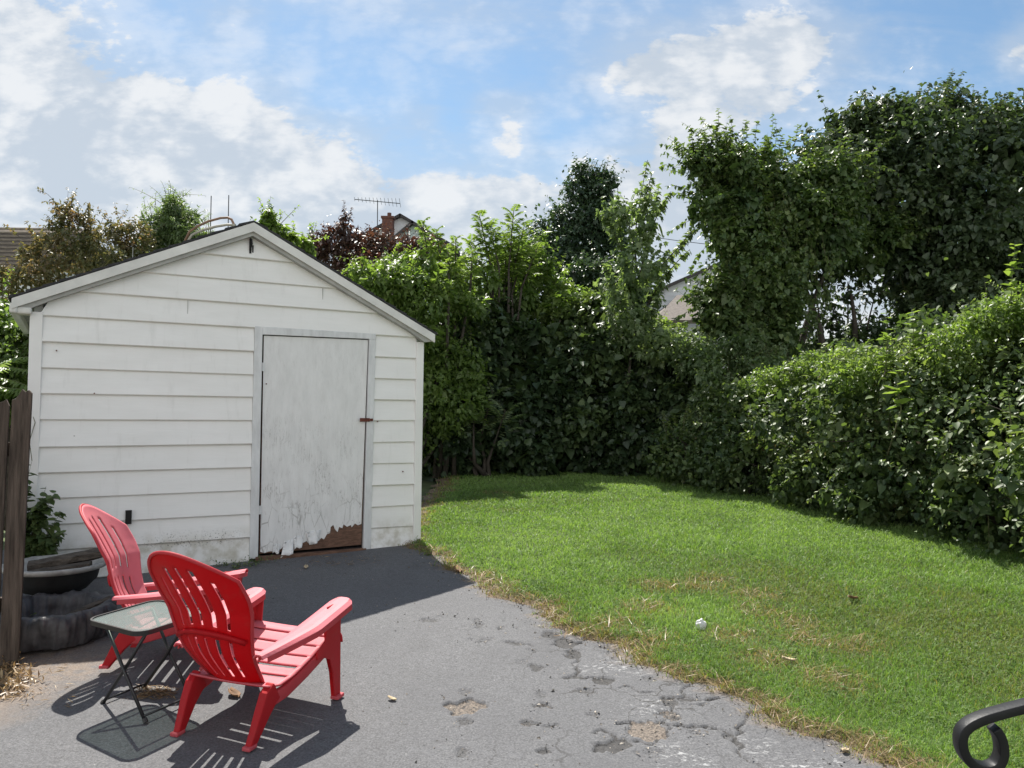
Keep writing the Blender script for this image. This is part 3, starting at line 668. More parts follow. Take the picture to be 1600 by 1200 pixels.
def flap(name, pts, curl, m):
    """a chip of paint hinged on its first edge and curling off the door"""
    m_ = MB(); (ax, az), (bx, bz), low = pts[0], pts[1], pts[2:]
    k = 5; P = np.zeros((k, 4, 3))
    for i in range(k):
        t = i/(k-1)
        l = V3(ax + (low[0][0]-ax)*t, 0, az + (low[0][1]-az)*t); r_ = V3(bx + (low[1][0]-bx)*t, 0, bz + (low[1][1]-bz)*t)
        for j in range(4): P[i, j] = l + (r_-l)*j/3 + V3(0, -.010 - curl*t**1.6 - .008*math.sin(j*2+t*3), .012*math.sin(j*1.9)*t)
    m_.shell(P, np.ones((k-1, 3), bool), .002); return m_.build(name, m, door, True)
flap('paint_flap', [(1.90,.125),(1.985,.15),(1.86,-.01),(1.97,.03)], .045, M_paint)
flap('paint_flap', [(1.985,.16),(2.075,.18),(1.985,.055),(2.05,.075)], .03, M_paint)
flap('paint_flap', [(2.09,.20),(2.23,.215),(2.12,.085),(2.19,.10)], .02, M_paint)
flap('paint_flap', [(1.80,.11),(1.865,.11),(1.795,.035),(1.85,.03)], .018, M_paint)
m_ = MB()
m_.box((2.617, -.036, 1.215), (.095, .010, .034)); m_.box((2.672, -.044, 1.216), (.042, .016, .024)); m_.tube([(2.68,-.05,1.225),(2.685,-.066,1.216),(2.68,-.05,1.205)], .005, 6)
m_.build('door_latch', M_rust, door, bevel=.002)
for z in (.42, 1.68):
    m_ = MB(); m_.box((1.684, -.014, z), (.022, .012, .075)); m_.build('hinge', M_trim, door)
# roof
for side in (0, 1):
    m_ = MB(); g_ = np.random.default_rng(4+side)
    if side == 0: u_e, sl = -.215, SLL
    else: u_e, sl = 3.30, SLR
    n_ = 16
    for k_ in range(n_):      # overlapping shingle courses, butt edge slightly uneven
        a0 = u_e + (PKU-u_e)*k_/n_; a1 = u_e + (PKU-u_e)*(k_+1)/n_
        z0 = PKZ + .045 - sl*abs(PKU-a0); z1 = PKZ + .045 - sl*abs(PKU-a1)
        yf = -.115 + .008*g_.random(); d_ = (1 if side == 0 else -1)*.012
        v = [(a0-d_,yf,z0+.010),(a0-d_,3.1,z0+.010),(a1,3.1,z1+.002),(a1,yf,z1+.002),(a0-d_,yf,z0-.012),(a0-d_,3.1,z0-.012),(a1,3.1,z1-.012),(a1,yf,z1-.012)]
        f = [(0,3,2,1),(4,5,6,7),(0,1,5,4),(3,7,6,2),(0,4,7,3),(1,2,6,5)]
        if side: f = [q[::-1] for q in f]
        m_.add(v, f)
    roof = m_.build('roof', M_shingle, shed)
    m_ = MB()   # deck under the shingles
    p = [(u_e+.02*(1 if side==0 else -1), PKZ+.031-sl*abs(PKU-u_e)), (PKU, PKZ+.031), (PKU, PKZ+.012), (u_e+.02*(1 if side==0 else -1), PKZ+.012-sl*abs(PKU-u_e))]
    m_.prism(p, V3(0,-.085,0), ex, ez, ey, 3.15); m_.build('roof_deck', M_soffit, shed)
    m_ = MB(); du_ = (u_e+.012 if side == 0 else u_e-.012)
    p = [(du_, PKZ+.030-sl*abs(PKU-du_)), (PKU, PKZ+.030), (PKU, PKZ-.048), (du_, PKZ-.048-sl*abs(PKU-du_))]
    m_.prism(p, V3(0,-.108,0), ex, ez, ey, .022); m_.build('fascia_board', M_fascia, shed)
    m_ = MB(); p = [(q[0], q[1]) for q in p]
    p2_ = [(p[0][0], p[3][1]+.012), (PKU, PKZ-.036), (PKU, PKZ-.082), (p[0][0]+(.25 if side == 0 else -.25), p[3][1]-.032+.25*sl), (p[0][0]+(.10 if side==0 else -.10), p[3][1]-.0)]
    m_.prism(p2_, V3(0,-.0845,0), ex, ez, ey, .03); m_.prism([(q[0], q[1]) for q in p2_], V3(0,-.0545,0), ex, ez, ey, .055); m_.build('soffit', M_soffit, shed)
m_ = MB(); m_.sweep([(-.19,-.10,2.06),(-.195,.6,2.06),(-.195,3.0,2.06)], V3(1,0,0), .055, .08); m_.box((-.135,-.02,2.045),(.13,.14,.055)); m_.build('gutter', M_fascia, shed, bevel=.015)
m_ = MB()
m_.box((1.548,-.026,2.735),(.018,.012,.13)); m_.tube([(1.548,-.03,2.80),(1.548,-.062,2.79),(1.552,-.07,2.75),(1.545,-.055,2.715),(1.548,-.04,2.70)], .008, 6); m_.box((1.57,-.022,2.70),(.012,.006,.09))
m_.build('gable_hook', M_iron, shed)
for (u, z) in ((1.71,2.11-.58),(2.745,1.2),(3.01,.72),(3.165,.64),(.37,1.42),(.1,1.75)): m_ = MB(); m_.tube([(u,-.022,z),(u,-.034,z)], .006, 6); m_.build('nail', M_rust, shed)
m_ = MB(); m_.box((.64,-.034,.42),(.045,.03,.11)); m_.build('wall_vent', M_dark, shed)

# ------------------------------------------------------------------ adirondack chairs (local +y is the way the sitter faces)
def chair_parts(root):
    # backrest: a curved shell with six vertical slots above and five below a lumbar band
    nu, nv = 61, 46; P = np.zeros((nu, nv, 3)); U = np.linspace(-1, 1, nu); Vv = np.linspace(0, 1, nv)
    for i, u in enumerate(U):
        top = .965 - .15*abs(u)**2.0
        for j, v in enumerate(Vv):
            s = v; h = .235 + (top-.235)*s
            hw = .155 + .105*min(1, ((h-.235)/.48))**.8 - .02*max(0, (h-.72)/.2)
            y0 = -.165 - .385*(h-.235)/.72 - .035*math.sin(math.pi*min(1, (h-.235)/.4)) + .02*math.sin(math.pi*np.clip((h-.42)/.5, 0, 1))
            y = y0 + (.055 + .02*s)*u*u
            P[i, j] = (u*hw, y, h)
    keep = np.ones((nu-1, nv-1), bool); uc = (U[:-1]+U[1:])/2; vc = (Vv[:-1]+Vv[1:])/2
    for i, u in enumerate(uc):
        k = round((u/.285)); onslot = abs(k) <= 2 and abs(u - k*.285) < .036
        for j, v in enumerate(vc):
            if onslot and ((.47 < v < .90 - .012*k*k) or (.07 < v < .38)): keep[i, j] = False
    m_ = MB(); m_.shell(P[::-1], keep[::-1], .008)
    back = m_.build('backrest', M_chair, root, True, 'fade')
    # rolled rim round the back and a stiffening band across it
    m_ = MB(); rim = [P[0, j] for j in range(0, nv, 3)] + [P[i, -1] for i in range(0, nu, 3)] + [P[-1, j] for j in range(nv-1, -1, -3)]
    rim = np.array(rim); rim = rim[np.r_[True, np.linalg.norm(np.diff(rim, axis=0), axis=1) > 1e-4]]
    rim[:, 1] -= .010
    for q in (rim,):
        T = np.gradient(q, axis=0); m_.tube(q, .0085, 6, .25)
    m_.build('back_rim', M_chair, back, True, 'fade')
    m_ = MB(); jb = int(.425*nv); m_.tube(np.array([P[i, jb] + V3(0,-.014,0) for i in range(1, nu, 4)]), [.014]*15, 6, .0); m_.build('lumbar_rail', M_chair, back, True, 'fade')
    # seat
    nu, nv = 21, 57; P = np.zeros((nu, nv, 3)); U = np.linspace(-1, 1, nu); Vv = np.linspace(0, 1, nv)
    prof = np.array([(-.185,.245),(-.10,.222),(.0,.232),(.12,.268),(.24,.312),(.32,.338),(.365,.335),(.385,.305),(.388,.27)])
    dl = np.r_[0, np.cumsum(np.linalg.norm(np.diff(prof, axis=0), axis=1))]; dl /= dl[-1]
    for i, u in enumerate(U):
        for j, v in enumerate(Vv):
            y = np.interp(v, dl, prof[:,0]); z = np.interp(v, dl, prof[:,1]); hw = .236 + .042*v
            P[i, j] = (u*hw, y, z + .006*u*u)
    keep = np.ones((nu-1, nv-1), bool); uc = (U[:-1]+U[1:])/2; vc = (Vv[:-1]+Vv[1:])/2
    for i, u in enumerate(uc):
        for j, v in enumerate(vc):
            k = round((v-.12)/.128)
            if 0 <= k <= 5 and abs(v-.12-k*.128) < .011 and abs(u) < .88: keep[i, j] = False
    m_ = MB(); m_.shell(P, keep, .009); m_.build('seat', M_chair, root, True, 'fade')
    for sx_ in (-1, 1):
        # side rail that drops into the rear leg
        m_ = MB()
        pts = [(sx_*.262,.35,.292),(sx_*.258,.22,.272),(sx_*.248,.08,.222),(sx_*.235,-.06,.182),(sx_*.225,-.16,.176)]
        m_.sweep(pts, V3(1,0,0), [.030]*5, [.062,.058,.056,.06,.065], .3); m_.build('seat_rail', M_chair, root, True, 'fade', bevel=.006)
        m_ = MB()
        pts = [(sx_*.222,-.125,.215),(sx_*.221,-.17,.19),(sx_*.219,-.215,.13),(sx_*.215,-.255,.065),(sx_*.211,-.285,.018),(sx_*.211,-.292,.004)]
        m_.sweep(pts, V3(1,0,0), [.046,.046,.044,.040,.036,.036], [.105,.105,.078,.058,.046,.046], .06)
        lg = m_.build('rear_leg', M_chair, root, False, 'fade', bevel=.008)
        m_ = MB(); m_.box((sx_*.211,-.296,.010), (.046,.058,.020), a=.5); m_.build('foot_pad', M_chair, lg, False, 'fade', bevel=.006)
        # front leg: a wide tapering plate, arched into the seat rail
        m_ = MB(); o = V3(sx_*.268, 0, 0)
        poly = [(.262,.502),(.385,.502),(.372,.36),(.338,.015),(.290,.015),(.282,.15),(.262,.225),(.205,.255),(.15,.262),(.15,.30),(.225,.335),(.25,.40)]
        n_ = len(poly); lean = lambda z: sx_*(.268 + .018*(1-z/.5))
        A_ = [(lean(z)-.003*sx_, y, z) for y, z in poly]; B_ = [(lean(z)+.006*sx_, y, z) for y, z in poly]
        f = [tuple(range(n_)), tuple(range(2*n_-1, n_-1, -1))] + [(i, n_+i, n_+(i+1) % n_, (i+1) % n_) for i in range(n_)]
        m_.add(A_ + B_, f, .12)
        fe = [(.385,.502),(.372,.36),(.338,.015)]   # front flange gives the leg its L section
        m_.sweep([(lean(z)-.020*sx_, y-.004, z) for y, z in fe], V3(1,0,0), [.052,.046,.040], .008, .25)
        be = [(.250,.40),(.262,.225),(.282,.15),(.290,.015)]
        m_.sweep([(lean(z)-.010*sx_, y+.004, z) for y, z in be], V3(1,0,0), [.026]*4, .006, .0)
        lg = m_.build('front_leg', M_chair, root, False, 'fade', bevel=.002)
        m_ = MB(); m_.box((sx_*.285,.318,.010), (.050,.064,.020), a=.5); m_.build('foot_pad', M_chair, lg, False, 'fade', bevel=.006)
        # armrest
        m_ = MB(); ny = 22
        ys_ = np.linspace(-.255, .405, ny); P = np.zeros((7, ny, 3))
        for j, y in enumerate(ys_):
            t = (y+.255)/.66; hw = .026 + .042*np.clip((t-.05)/.45, 0, 1)
            if t > .94: hw *= .55+.45*math.sqrt(max(.0, 1-((t-.94)/.062)**2))
            cx = .235 + .045*np.clip(t/.5, 0, 1) - .0*t; zc = .425 + .085*t**1.25
            for i in range(7):
                q = -1 + 2*i/6; P[i, j] = (sx_*cx + q*hw, y, zc - .016*max(0, abs(q)-.6)/.4)
        m_.shell(P, np.ones((6, ny-1), bool), .012)
        # hanging lip
        for q in (0, 6):
            lip = P[q] - V3(0,0,.012); m_.sweep(lip[1:-1], V3(0,0,1), .026, .007, .35)
        m_.sweep([P[0, -2]-V3(0,0,.012), (P[0,-1]+P[6,-1])/2+V3(0,.004,-.012), P[6,-2]-V3(0,0,.012)], V3(0,0,1), .026, .007, .5)
        m_.build('armrest', M_chair, root, False, 'fade', bevel=.002)
def set_smooth_by_angle(o): pass
fwd = unit(V3(.35,.937,0))
gz = lambda x, y: float(ground_z(x, y))
c1 = empty('adirondack_chair', (-1.285,4.035,gz(0,4.035)+.001), 'nearer red plastic slatted garden chair, seen from behind its curved back', 'garden chair', 'red slatted garden chairs on the driveway')
c1.rotation_euler = (R(3.7), 0, -math.atan2(.35,.937))
chair_parts(c1)
c2 = c1.copy(); COL.objects.link(c2)
c2['label'] = 'farther pink faded slatted garden chair facing sideways by the black tubs'
c2.scale = (.94,.94,.94); c2.location = (-2.035, 4.74, gz(0,4.74)+.002); c2.rotation_euler = (0, R(-3.5), R(-85))
for ch in list(c1.children):
    k = ch.copy(); COL.objects.link(k); k.parent = c2
    for g2 in ch.children:
        q = g2.copy(); COL.objects.link(q); q.parent = k

# ------------------------------------------------------------------ folding side table
M_glass = None
def glass_mat():
    m, nt, b = mat('dusty_pebbled_glass'); N = NT(nt); co = N.obj()
    b.inputs['Base Color'].default_value = (.25,.285,.275,1); b.inputs['Roughness'].default_value = .22; b.inputs['IOR'].default_value = 1.45
    N.l(N.math('MULTIPLY_ADD', N.noise(co, 14, 4, .6), .25, .12), b.inputs['Roughness'])
    N.l(N.bump(N.noise(co, 120, 2, .5), .25, .004), b.inputs['Normal'])
    tr = N.n('ShaderNodeBsdfTransparent'); tr.inputs['Color'].default_value = (.78,.86,.83,1)
    mx = N.n('ShaderNodeMixShader'); mx.inputs[0].default_value = .55
    N.l(b.outputs[0], mx.inputs[1]); N.l(tr.outputs[0], mx.inputs[2]); N.l(mx.outputs[0], nt.nodes['Material Output'].inputs['Surface']); return m
M_glass = glass_mat()
TZ = gz(0, 4.14)
tb = empty('folding_table', (-1.885,4.145,TZ), 'small black folding table with glass top between the two red chairs', 'side table', rz=R(-31))
def rrect(hx, hy, r, k=6):
    out = []
    for (cx, cy, a0) in ((hx-r,hy-r,0),(-hx+r,hy-r,90),(-hx+r,-hy+r,180),(hx-r,-hy+r,270)):
        for i in range(k+1): t = R(a0+90*i/k); out.append((cx+r*math.cos(t), cy+r*math.sin(t)))
    return out
tilt = .07*.85; tz_ = lambda y: .45 + tilt*y*.9
rr = rrect(.222,.198,.065)
m_ = MB(); n_ = len(rr); vt = [(x, y, tz_(y)+.006) for x, y in rr]; vb = [(x, y, tz_(y)+.001) for x, y in rr]
m_.add(vt+vb, [tuple(range(n_)), tuple(range(2*n_-1,n_-1,-1))]+[(i,n_+i,n_+(i+1)%n_,(i+1)%n_) for i in range(n_)])
top = m_.build('tabletop', M_glass, tb)
m_ = MB(); q = np.array([(x*1.012, y*1.012, tz_(y)) for x, y in rr] + [(rr[0][0]*1.012, rr[0][1]*1.012, tz_(rr[0][1]))]); 
m_.sweep(q, V3(0,0,1), .024, .010); m_.build('rim', M_black, top)
for (sx_, y) in ((1,-.135),(1,.135),(-1,-.115),(-1,.115)):
    m_ = MB(); gfoot = .07*.85*y*1.0 + (-.07*.52*.0)
    m_.tube([(sx_*.195, y, .004+gfoot+.07*(-.515)*sx_*.195*-1*0), (sx_*.0, y, .225), (-sx_*.165, y, tz_(y)-.012)], .0088, 8)
    lg = m_.build('leg', M_black, tb, True)
    m_ = MB(); m_.tube([(sx_*.200, y, gfoot+.001),(sx_*.187, y, gfoot+.018)], .0125, 8); m_.build('foot_cap', M_black, lg)
for (sx_, w_) in ((1,.135),(-1,.115)):
    m_ = MB(); m_.tube([(sx_*.180,-w_,.028-.008),(sx_*.180,w_,.028+.008)], .006, 6); m_.build('crossbar', M_black, tb, True)
    m_ = MB(); m_.tube([(-sx_*.16,-w_,tz_(-w_)-.02),(-sx_*.16,w_,tz_(w_)-.02)], .007, 6); m_.build('top_bar', M_black, tb, True)

# ------------------------------------------------------------------ tubs by the fence
def lathe(mb, c, prof, k=48, wob=0.0, seed=0, a=None):
    g = np.random.default_rng(seed); n = len(prof); ph = g.random(8)*6.28; vs = []
    for j, (r_, z) in enumerate(prof):
        for i in range(k):
            t = 2*math.pi*i/k; w = wob*(math.sin(7*t+ph[0]+j*.6)+.8*math.sin(13*t+ph[1]-j*.9)+.6*math.sin(23*t+ph[2]+j*1.4)+.45*math.sin(41*t+ph[3]+j*.5)+.3*math.sin(67*t+ph[4]-j))
            vs.append((c[0]+(r_+w)*math.cos(t), c[1]+(r_+w)*math.sin(t), c[2]+z+w*.5*(1 if j > 0 else 0)))
    mb.add(vs, [(j*k+i, j*k+(i+1) % k, (j+1)*k+(i+1) % k, (j+1)*k+i) for j in range(n-1) for i in range(k)], a)
bp = V3(-3.22, 5.62, gz(0,5.62)+.004)
bowl = empty('fire_bowl', bp, 'black fire bowl with a pale rim holding charred wood, against the white shed', 'fire pit')
m_ = MB(); lathe(m_, (0,0,0), [(.10,.10),(.20,.13),(.265,.20),(.285,.28),(.295,.30)], 48); lathe(m_, (0,0,0), [(.288,.30),(.278,.28),(.25,.21),(.19,.15),(.01,.135)], 48); m_.build('bowl', M_tubblack, bowl, True)
m_ = MB(); lathe(m_, (0,0,0), [(.300,.275),(.326,.283),(.334,.300),(.331,.315),(.318,.318),(.285,.298),(.235,.262),(.20,.245)], 56, .002, 4); m_.build('rim', M_enamel, bowl, True)
for a_ in (50, 170, 290):
    m_ = MB(); m_.tube([(.15*math.cos(R(a_)),.15*math.sin(R(a_)),.12),(.21*math.cos(R(a_)),.21*math.sin(R(a_)),.0)], .014, 8); m_.build('leg', M_tubblack, bowl, True)
def log(name, p0, p1, w, t, label, seed):
    p0 = np.asarray(p0, float); p1 = np.asarray(p1, float); o = empty(name, (p0+p1)/2, label, 'firewood')
    g = np.random.default_rng(seed); m_ = MB(); k = 9; ts = np.linspace(0,1,k); pts = p0+(p1-p0)*ts[:,None]; d = unit(p1-p0); sd = unit(np.cross(d, V3(0,0,1))); up = np.cross(sd, d)
    vs = []; sh = np.array([(-1,-.7),(-.3,-1),(.5,-.9),(1,-.5),(.95,.5),(.4,.9),(-.2,1.05),(-.9,.6)])
    for i in range(k):
        for s_ in sh*(1+.22*(g.random((8,1))-.5)): vs.append(pts[i] + sd*s_[0]*w/2 + up*s_[1]*t/2)
    f = [(i*8+j, i*8+(j+1)%8, (i+1)*8+(j+1)%8, (i+1)*8+j) for i in range(k-1) for j in range(8)] + [tuple(range(7,-1,-1)), tuple((k-1)*8+j for j in range(8))]
    m_.add(vs, f); ob = m_.build('wood', M_char, o); local(ob); return o
log('charred_log', bp+V3(-.13,-.10,.30), bp+V3(.30,.06,.38), .13, .075, 'thick charred split log lying across the pale rim of the fire bowl', 1)
log('charred_log', bp+V3(-.08,-.19,.275), bp+V3(.29,-.08,.325), .09, .04, 'thinner charred plank in front of the thick log in the fire bowl', 2)
pp = V3(-2.93, 5.08, gz(0,5.08)+.003)
basin = empty('lined_basin', pp, 'round low basin wrapped in wrinkled black plastic, on the ground by the fence', 'basin')
m_ = MB(); lathe(m_, (0,0,0), [(.335,.0),(.362,.04),(.372,.11),(.372,.165),(.355,.195),(.315,.20),(.285,.185),(.27,.12),(.262,.05),(.02,.035)], 220, .010, 3); m_.build('liner', M_plasticbag, basin, True)
m_ = MB(); g_ = np.random.default_rng(8)
for i in range(60):
    a_ = g_.random()*6.28; r_ = .2*math.sqrt(g_.random()); s_ = .012+.03*g_.random()
    m_.tube([(r_*math.cos(a_), r_*math.sin(a_), .03), (r_*math.cos(a_)+s_*.3, r_*math.sin(a_), .03+s_*1.6)], [s_, s_*.5], 5)
tag(m_.build('rubble', M_ash, basin), kind='stuff')
log('charred_log', pp+V3(-.02,-.05,.07), pp+V3(.30,.16,.20), .06, .04, 'dark burnt stick leaning inside the black plastic basin', 3)

# ------------------------------------------------------------------ weathered plank fence at the left
fp = V3(-2.83, 4.62, gz(0,4.62))
fence = empty('plank_fence', fp, 'grey weathered upright plank fence with rough broken tops at the left edge', 'fence')
fdir = unit(V3(-.90,-.28,0)); fn = V3(-fdir[1], fdir[0], 0)
g_ = np.random.default_rng(11)
for k_ in range(5):
    o = fp + fdir*(.012+k_*.112); hgt = [1.61,1.55,1.56,1.52,1.55][k_] + .0
    wv = .100; m_ = MB(); n_ = 7
    tops = [hgt - .07*abs((i/(n_-1))-.28)*1.3 - .03*g_.random() + (.015 if i % 2 else 0) for i in range(n_)]
    zb = gz(0, o[1]) - fp[2] - .02
    poly = [(0, zb), (wv, zb)] + [(wv*(n_-1-i)/(n_-1), tops[n_-1-i]) for i in range(n_)]
    ln = V3(.020,0,1); ln = ln/np.linalg.norm(ln)
    m_.prism(poly, o + fn*(.006*g_.random()), fdir, ln, fn, .020+.004*g_.random()); local(m_.build('plank', M_wood, fence, bevel=.003))
for z in (.35, 1.25):
    m_ = MB(); m_.sweep([fp+fdir*.03-fn*.030+V3(0,0,z), fp+fdir*.6-fn*.030+V3(0,0,z)], V3(0,0,1), .08, .04); local(m_.build('rail', M_wood, fence))
# second fence run seen as a dark strip between the planks and the shed
fq = V3(-3.95, 5.75, gz(0,5.75)); fence2 = empty('board_fence', fq, 'dark shaded board fence behind the broken plank fence beside the shed', 'fence')
for k_ in range(6):
    m_ = MB(); o = fq + V3(-.14*k_, .03*k_, 0); m_.prism([(0,0),(.135,0),(.135,1.62-.01*(k_%2)),(0,1.61)], o, V3(1,-.1,0), V3(0,0,1), V3(.0,1,0), .02); local(m_.build('plank', M_wood, fence2))

# ------------------------------------------------------------------ wrought iron handrail end at the lower right
rp = V3(.93,1.16,gz(0,1.16)); rail = empty('iron_handrail', rp, 'black wrought iron handrail ending in a scroll, at the lower right corner', 'handrail')
path = [(1790,1052),(1700,1077),(1640,1093),(1600,1103),(1565,1112),(1535,1121),(1514,1131),(1503,1142),(1500,1157),(1503,1172),(1511,1186),(1524,1196),(1540,1200),(1555,1195),(1563,1181),(1564,1165),(1560,1149),(1552,1136)]
pts = np.array([at(px, py, 1.16) for px, py in path])
ts = np.arange(len(pts)); tt = np.linspace(0, len(pts)-1, 90)
def cr(P, t):
    i = np.clip(int(t), 0, len(P)-2); f = t-i; p0, p1, p2, p3 = P[max(i-1,0)], P[i], P[i+1], P[min(i+2, len(P)-1)]
    return .5*((2*p1)+(-p0+p2)*f+(2*p0-5*p1+4*p2-p3)*f*f+(-p0+3*p1-3*p2+p3)*f**3)
sm = np.array([cr(pts, t) for t in tt])
m_ = MB(); m_.sweep(sm, unit(V3(.12,1,0)), .024, .0130); local(m_.build('scroll_bar', M_iron, rail, True, bevel=.004))
m_ = MB(); q = pts[1]; m_.box(((q[0]), q[1], (q[2]+rp[2])/2-.005), (.02,.02,q[2]-rp[2]-.01)); local(m_.build('post', M_iron, rail))

# ------------------------------------------------------------------ small litter
p = gnd(1095,990); ball = empty('crumpled_wrapper', p+V3(0,0,.02), 'crumpled white plastic wrapper lying on the lawn near the driveway edge', 'litter')
m_ = MB(); bm = bmesh.new(); bmesh.ops.create_icosphere(bm, subdivisions=3, radius=.036)
g_ = np.random.default_rng(3); vv = np.array([v.co[:] for v in bm.verts]); dn = unit(g_.normal(size=(26,3)))
vv = vv*(1 + .17*np.sin(vv@V3(150,60,100))*np.sin(vv@V3(-60,140,120)) + .08*np.sin(vv@V3(260,310,-190)))[:,None]*V3(.95,.95,1.15) + V3(0,0,.034)
m_.add(vv, [tuple(v.index for v in f.verts) for f in bm.faces]); bm.free(); m_.build('wrapper', M_paper, ball)
def dead_leaf(px, py, s, rz, label, m):
    p = gnd(px, py); x, y = p[0], p[1]; z = float(lawn_z(np.array([x]), np.array([y]))[0])+.03 if x > edge_x(y) else p[2]+.008
    P = np.zeros((5,5,3))
    for i in range(5):
        for j in range(5):
            a, b = (i-2)/2, (j-2)/2; w = 1-.75*abs(b)**1.7; P[i,j] = (a*w*.5*s, b*s*.8, .25*s*(a*a)+.12*s*b*b)
    m_ = MB(); m_.shell(P, np.ones((4,4), bool), .0015); o = m_.build('dead_leaf', m, None, True); o.location = (x, y, z); o.rotation_euler = (.2,.1,rz)
    tag(o, label, 'leaf', 'dead leaves on the ground'); return o
M_dead = plain('dead_leaf', (.16,.09,.045), .8, var=.35, scale=20); M_pale = plain('pale_dry_leaf', (.42,.34,.22), .8, var=.2, scale=20)
dead_leaf(715,893,.075,.4,'brown curled dead leaf at the corner where driveway meets lawn, by the shed shadow tip', M_dead)
dead_leaf(612,1095,.032,1.2,'pale dry leaf lying alone on the sunlit asphalt', M_pale)
dead_leaf(1333,948,.06,2.0,'dark brown leaf standing up in the middle of the lawn', M_dead)
dead_leaf(478,888,.04,.2,'light curled leaf on the ground in front of the shed door', M_pale)
dead_leaf(365,1088,.06,.9,'dark leaf on the asphalt beside the near chair rear leg', M_dead)
dead_leaf(1232,1048,.05,1.6,'pale bleached leaf in the dry grass right of the white wrapper', M_pale)
dead_leaf(1320,1176,.035,2.4,'pale leaf on the asphalt edge near the iron handrail', M_pale)
# ------------------------------------------------------------------ houses beyond the hedges
M_hwall = plain('pale_blue_siding', (.46,.54,.55), .6, var=.06, scale=3); M_hwhite = plain('white_vinyl_siding', (.62,.64,.67), .6, var=.05)
M_brownroof = plain('brown_roof_shingles', (.14,.12,.105), .9, var=.35, scale=12, bump=.3); M_darkroof = plain('dark_roof_shingles', (.055,.05,.05), .9, var=.35, scale=12, bump=.3)
M_greyshake = plain('grey_wood_shakes', (.17,.145,.12), .9, var=.35, scale=7, bump=.4, stretch=(1,1,3)); M_pane = plain('dark_window_glass', (.03,.035,.04), .1, var=.1, spec=.8)
def slope(mb, a, b, c, d, t=.12):
    a, b, c, d = [np.asarray(q, float) for q in (a,b,c,d)]; n = unit(np.cross(b-a, d-a))*t
    v = [a,b,c,d,a-n,b-n,c-n,d-n]; mb.add(v, [(0,1,2,3),(7,6,5,4),(0,4,5,1),(1,5,6,2),(2,6,7,3),(3,7,4,0)])
def gable_house(name, label, pxc, Y, hw, z_e, z_p, dep, mw, mr, over=.3):
    c = at(pxc, 600, Y); gz_ = float(ground_z(0, min(Y,60)))-.05; o = empty(name, (c[0], Y, gz_), label, 'house')
    m_ = MB(); x0 = c[0]; poly = [(-hw,0),(hw,0),(hw,z_e-gz_),(0,z_p-gz_),(-hw,z_e-gz_)]
    m_.prism(poly, V3(x0,Y,gz_), ex, ez, ey, dep)
    for k in range(int((z_p-gz_-2)/.2)):    # clapboard lines as real laps
        z = gz_+2+k*.2; w = hw if z < z_e else hw*(z_p-z)/(z_p-z_e)
        if w > .3: m_.box((x0, Y-.012, z), (2*w-.08, .02, .03))
    local(m_.build('wall', mw, o))
    m_ = MB(); sl = (z_p-z_e)/hw; xe = hw+over; ze = z_e - over*sl
    slope(m_, (x0-xe,Y-over,ze+.1),(x0,Y-over,z_p+.1),(x0,Y+dep,z_p+.1),(x0-xe,Y+dep,ze+.1)); slope(m_, (x0,Y-over,z_p+.1),(x0+xe,Y-over,ze+.1),(x0+xe,Y+dep,ze+.1),(x0,Y+dep,z_p+.1))
    local(m_.build('roof', mr, o)); return o, x0, gz_
zpx = lambda py, Y: CAM[2] + (633-py)/F*Y
h1, hx, hg = gable_house('gabled_house', 'pale blue clapboard house with brick chimney beyond the purple-leaved tree', 641, 36, 1.9, zpx(406,36), zpx(350,36), 9, M_hwall, M_darkroof)
m_ = MB(); m_.prism([(-2.6,0),(2.6,0),(2.6,zpx(385,39)-hg),(0,zpx(340,39)-hg),(-2.6,zpx(385,39)-hg)], V3(at(622,600,39)[0],38.9,hg), ex, ez, ey, 6); local(m_.build('rear_wing', M_hwhite, h1))
m_ = MB(); x2 = at(622,600,39)[0]; zp_, ze_ = zpx(338,39)+.05, zpx(390,39)+.05
slope(m_, (x2-2.9,38.6,ze_),(x2,38.6,zp_),(x2,45,zp_),(x2-2.9,45,ze_)); slope(m_, (x2,38.6,zp_),(x2+2.9,38.6,ze_),(x2+2.9,45,ze_),(x2,45,zp_)); local(m_.build('rear_roof', M_darkroof, h1))
m_ = MB(); cx = at(602,600,38)[0]; zt = zpx(343,38); m_.box((cx,38,zt-1.6),(.52,.52,3.2)); m_.box((cx,38,zt+.04),(.62,.62,.10)); m_.tube([(cx+.05,38,zt+.08),(cx+.05,38,zt+.3)], .1, 10); local(m_.build('chimney', M_brick, h1))
for (px, py) in ((644,397),(618,400)):
    m_ = MB(); c = at(px, py, 35.95); m_.box(c, (.5,.06,1.0)); w = m_.build('window_frame', M_hwhite, h1); local(w)
    m_ = MB(); m_.box(c+V3(0,-.035,0), (.38,.03,.86)); q = m_.build('pane', M_pane, w); q.parent = w; q.data.transform(Matrix.Translation(-Vector(h1.location)))
# aerial
c = at(590, 372, 37); ant = empty('tv_aerial', c, 'thin rooftop television aerial with a long toothed boom above the brick chimney', 'antenna')
m_ = MB(); top = at(590, 313, 37); m_.tube([c-V3(0,0,1.2), top], .022, 6); local(m_.build('mast', M_black, ant))
m_ = MB(); a, b = at(554, 311.5, 37), at(625, 318, 37); m_.tube([a, b], .018, 6); local(m_.build('boom', M_black, ant))
m_ = MB()
for k in range(13):
    p = a + (b-a)*k/12; L = .12+.16*(k/12); m_.tube([p+V3(0.02,-1.4*L,L*.5), p-V3(.02,-1.4*L,L*.3)], .009, 5)
local(m_.build('element', M_black, ant))
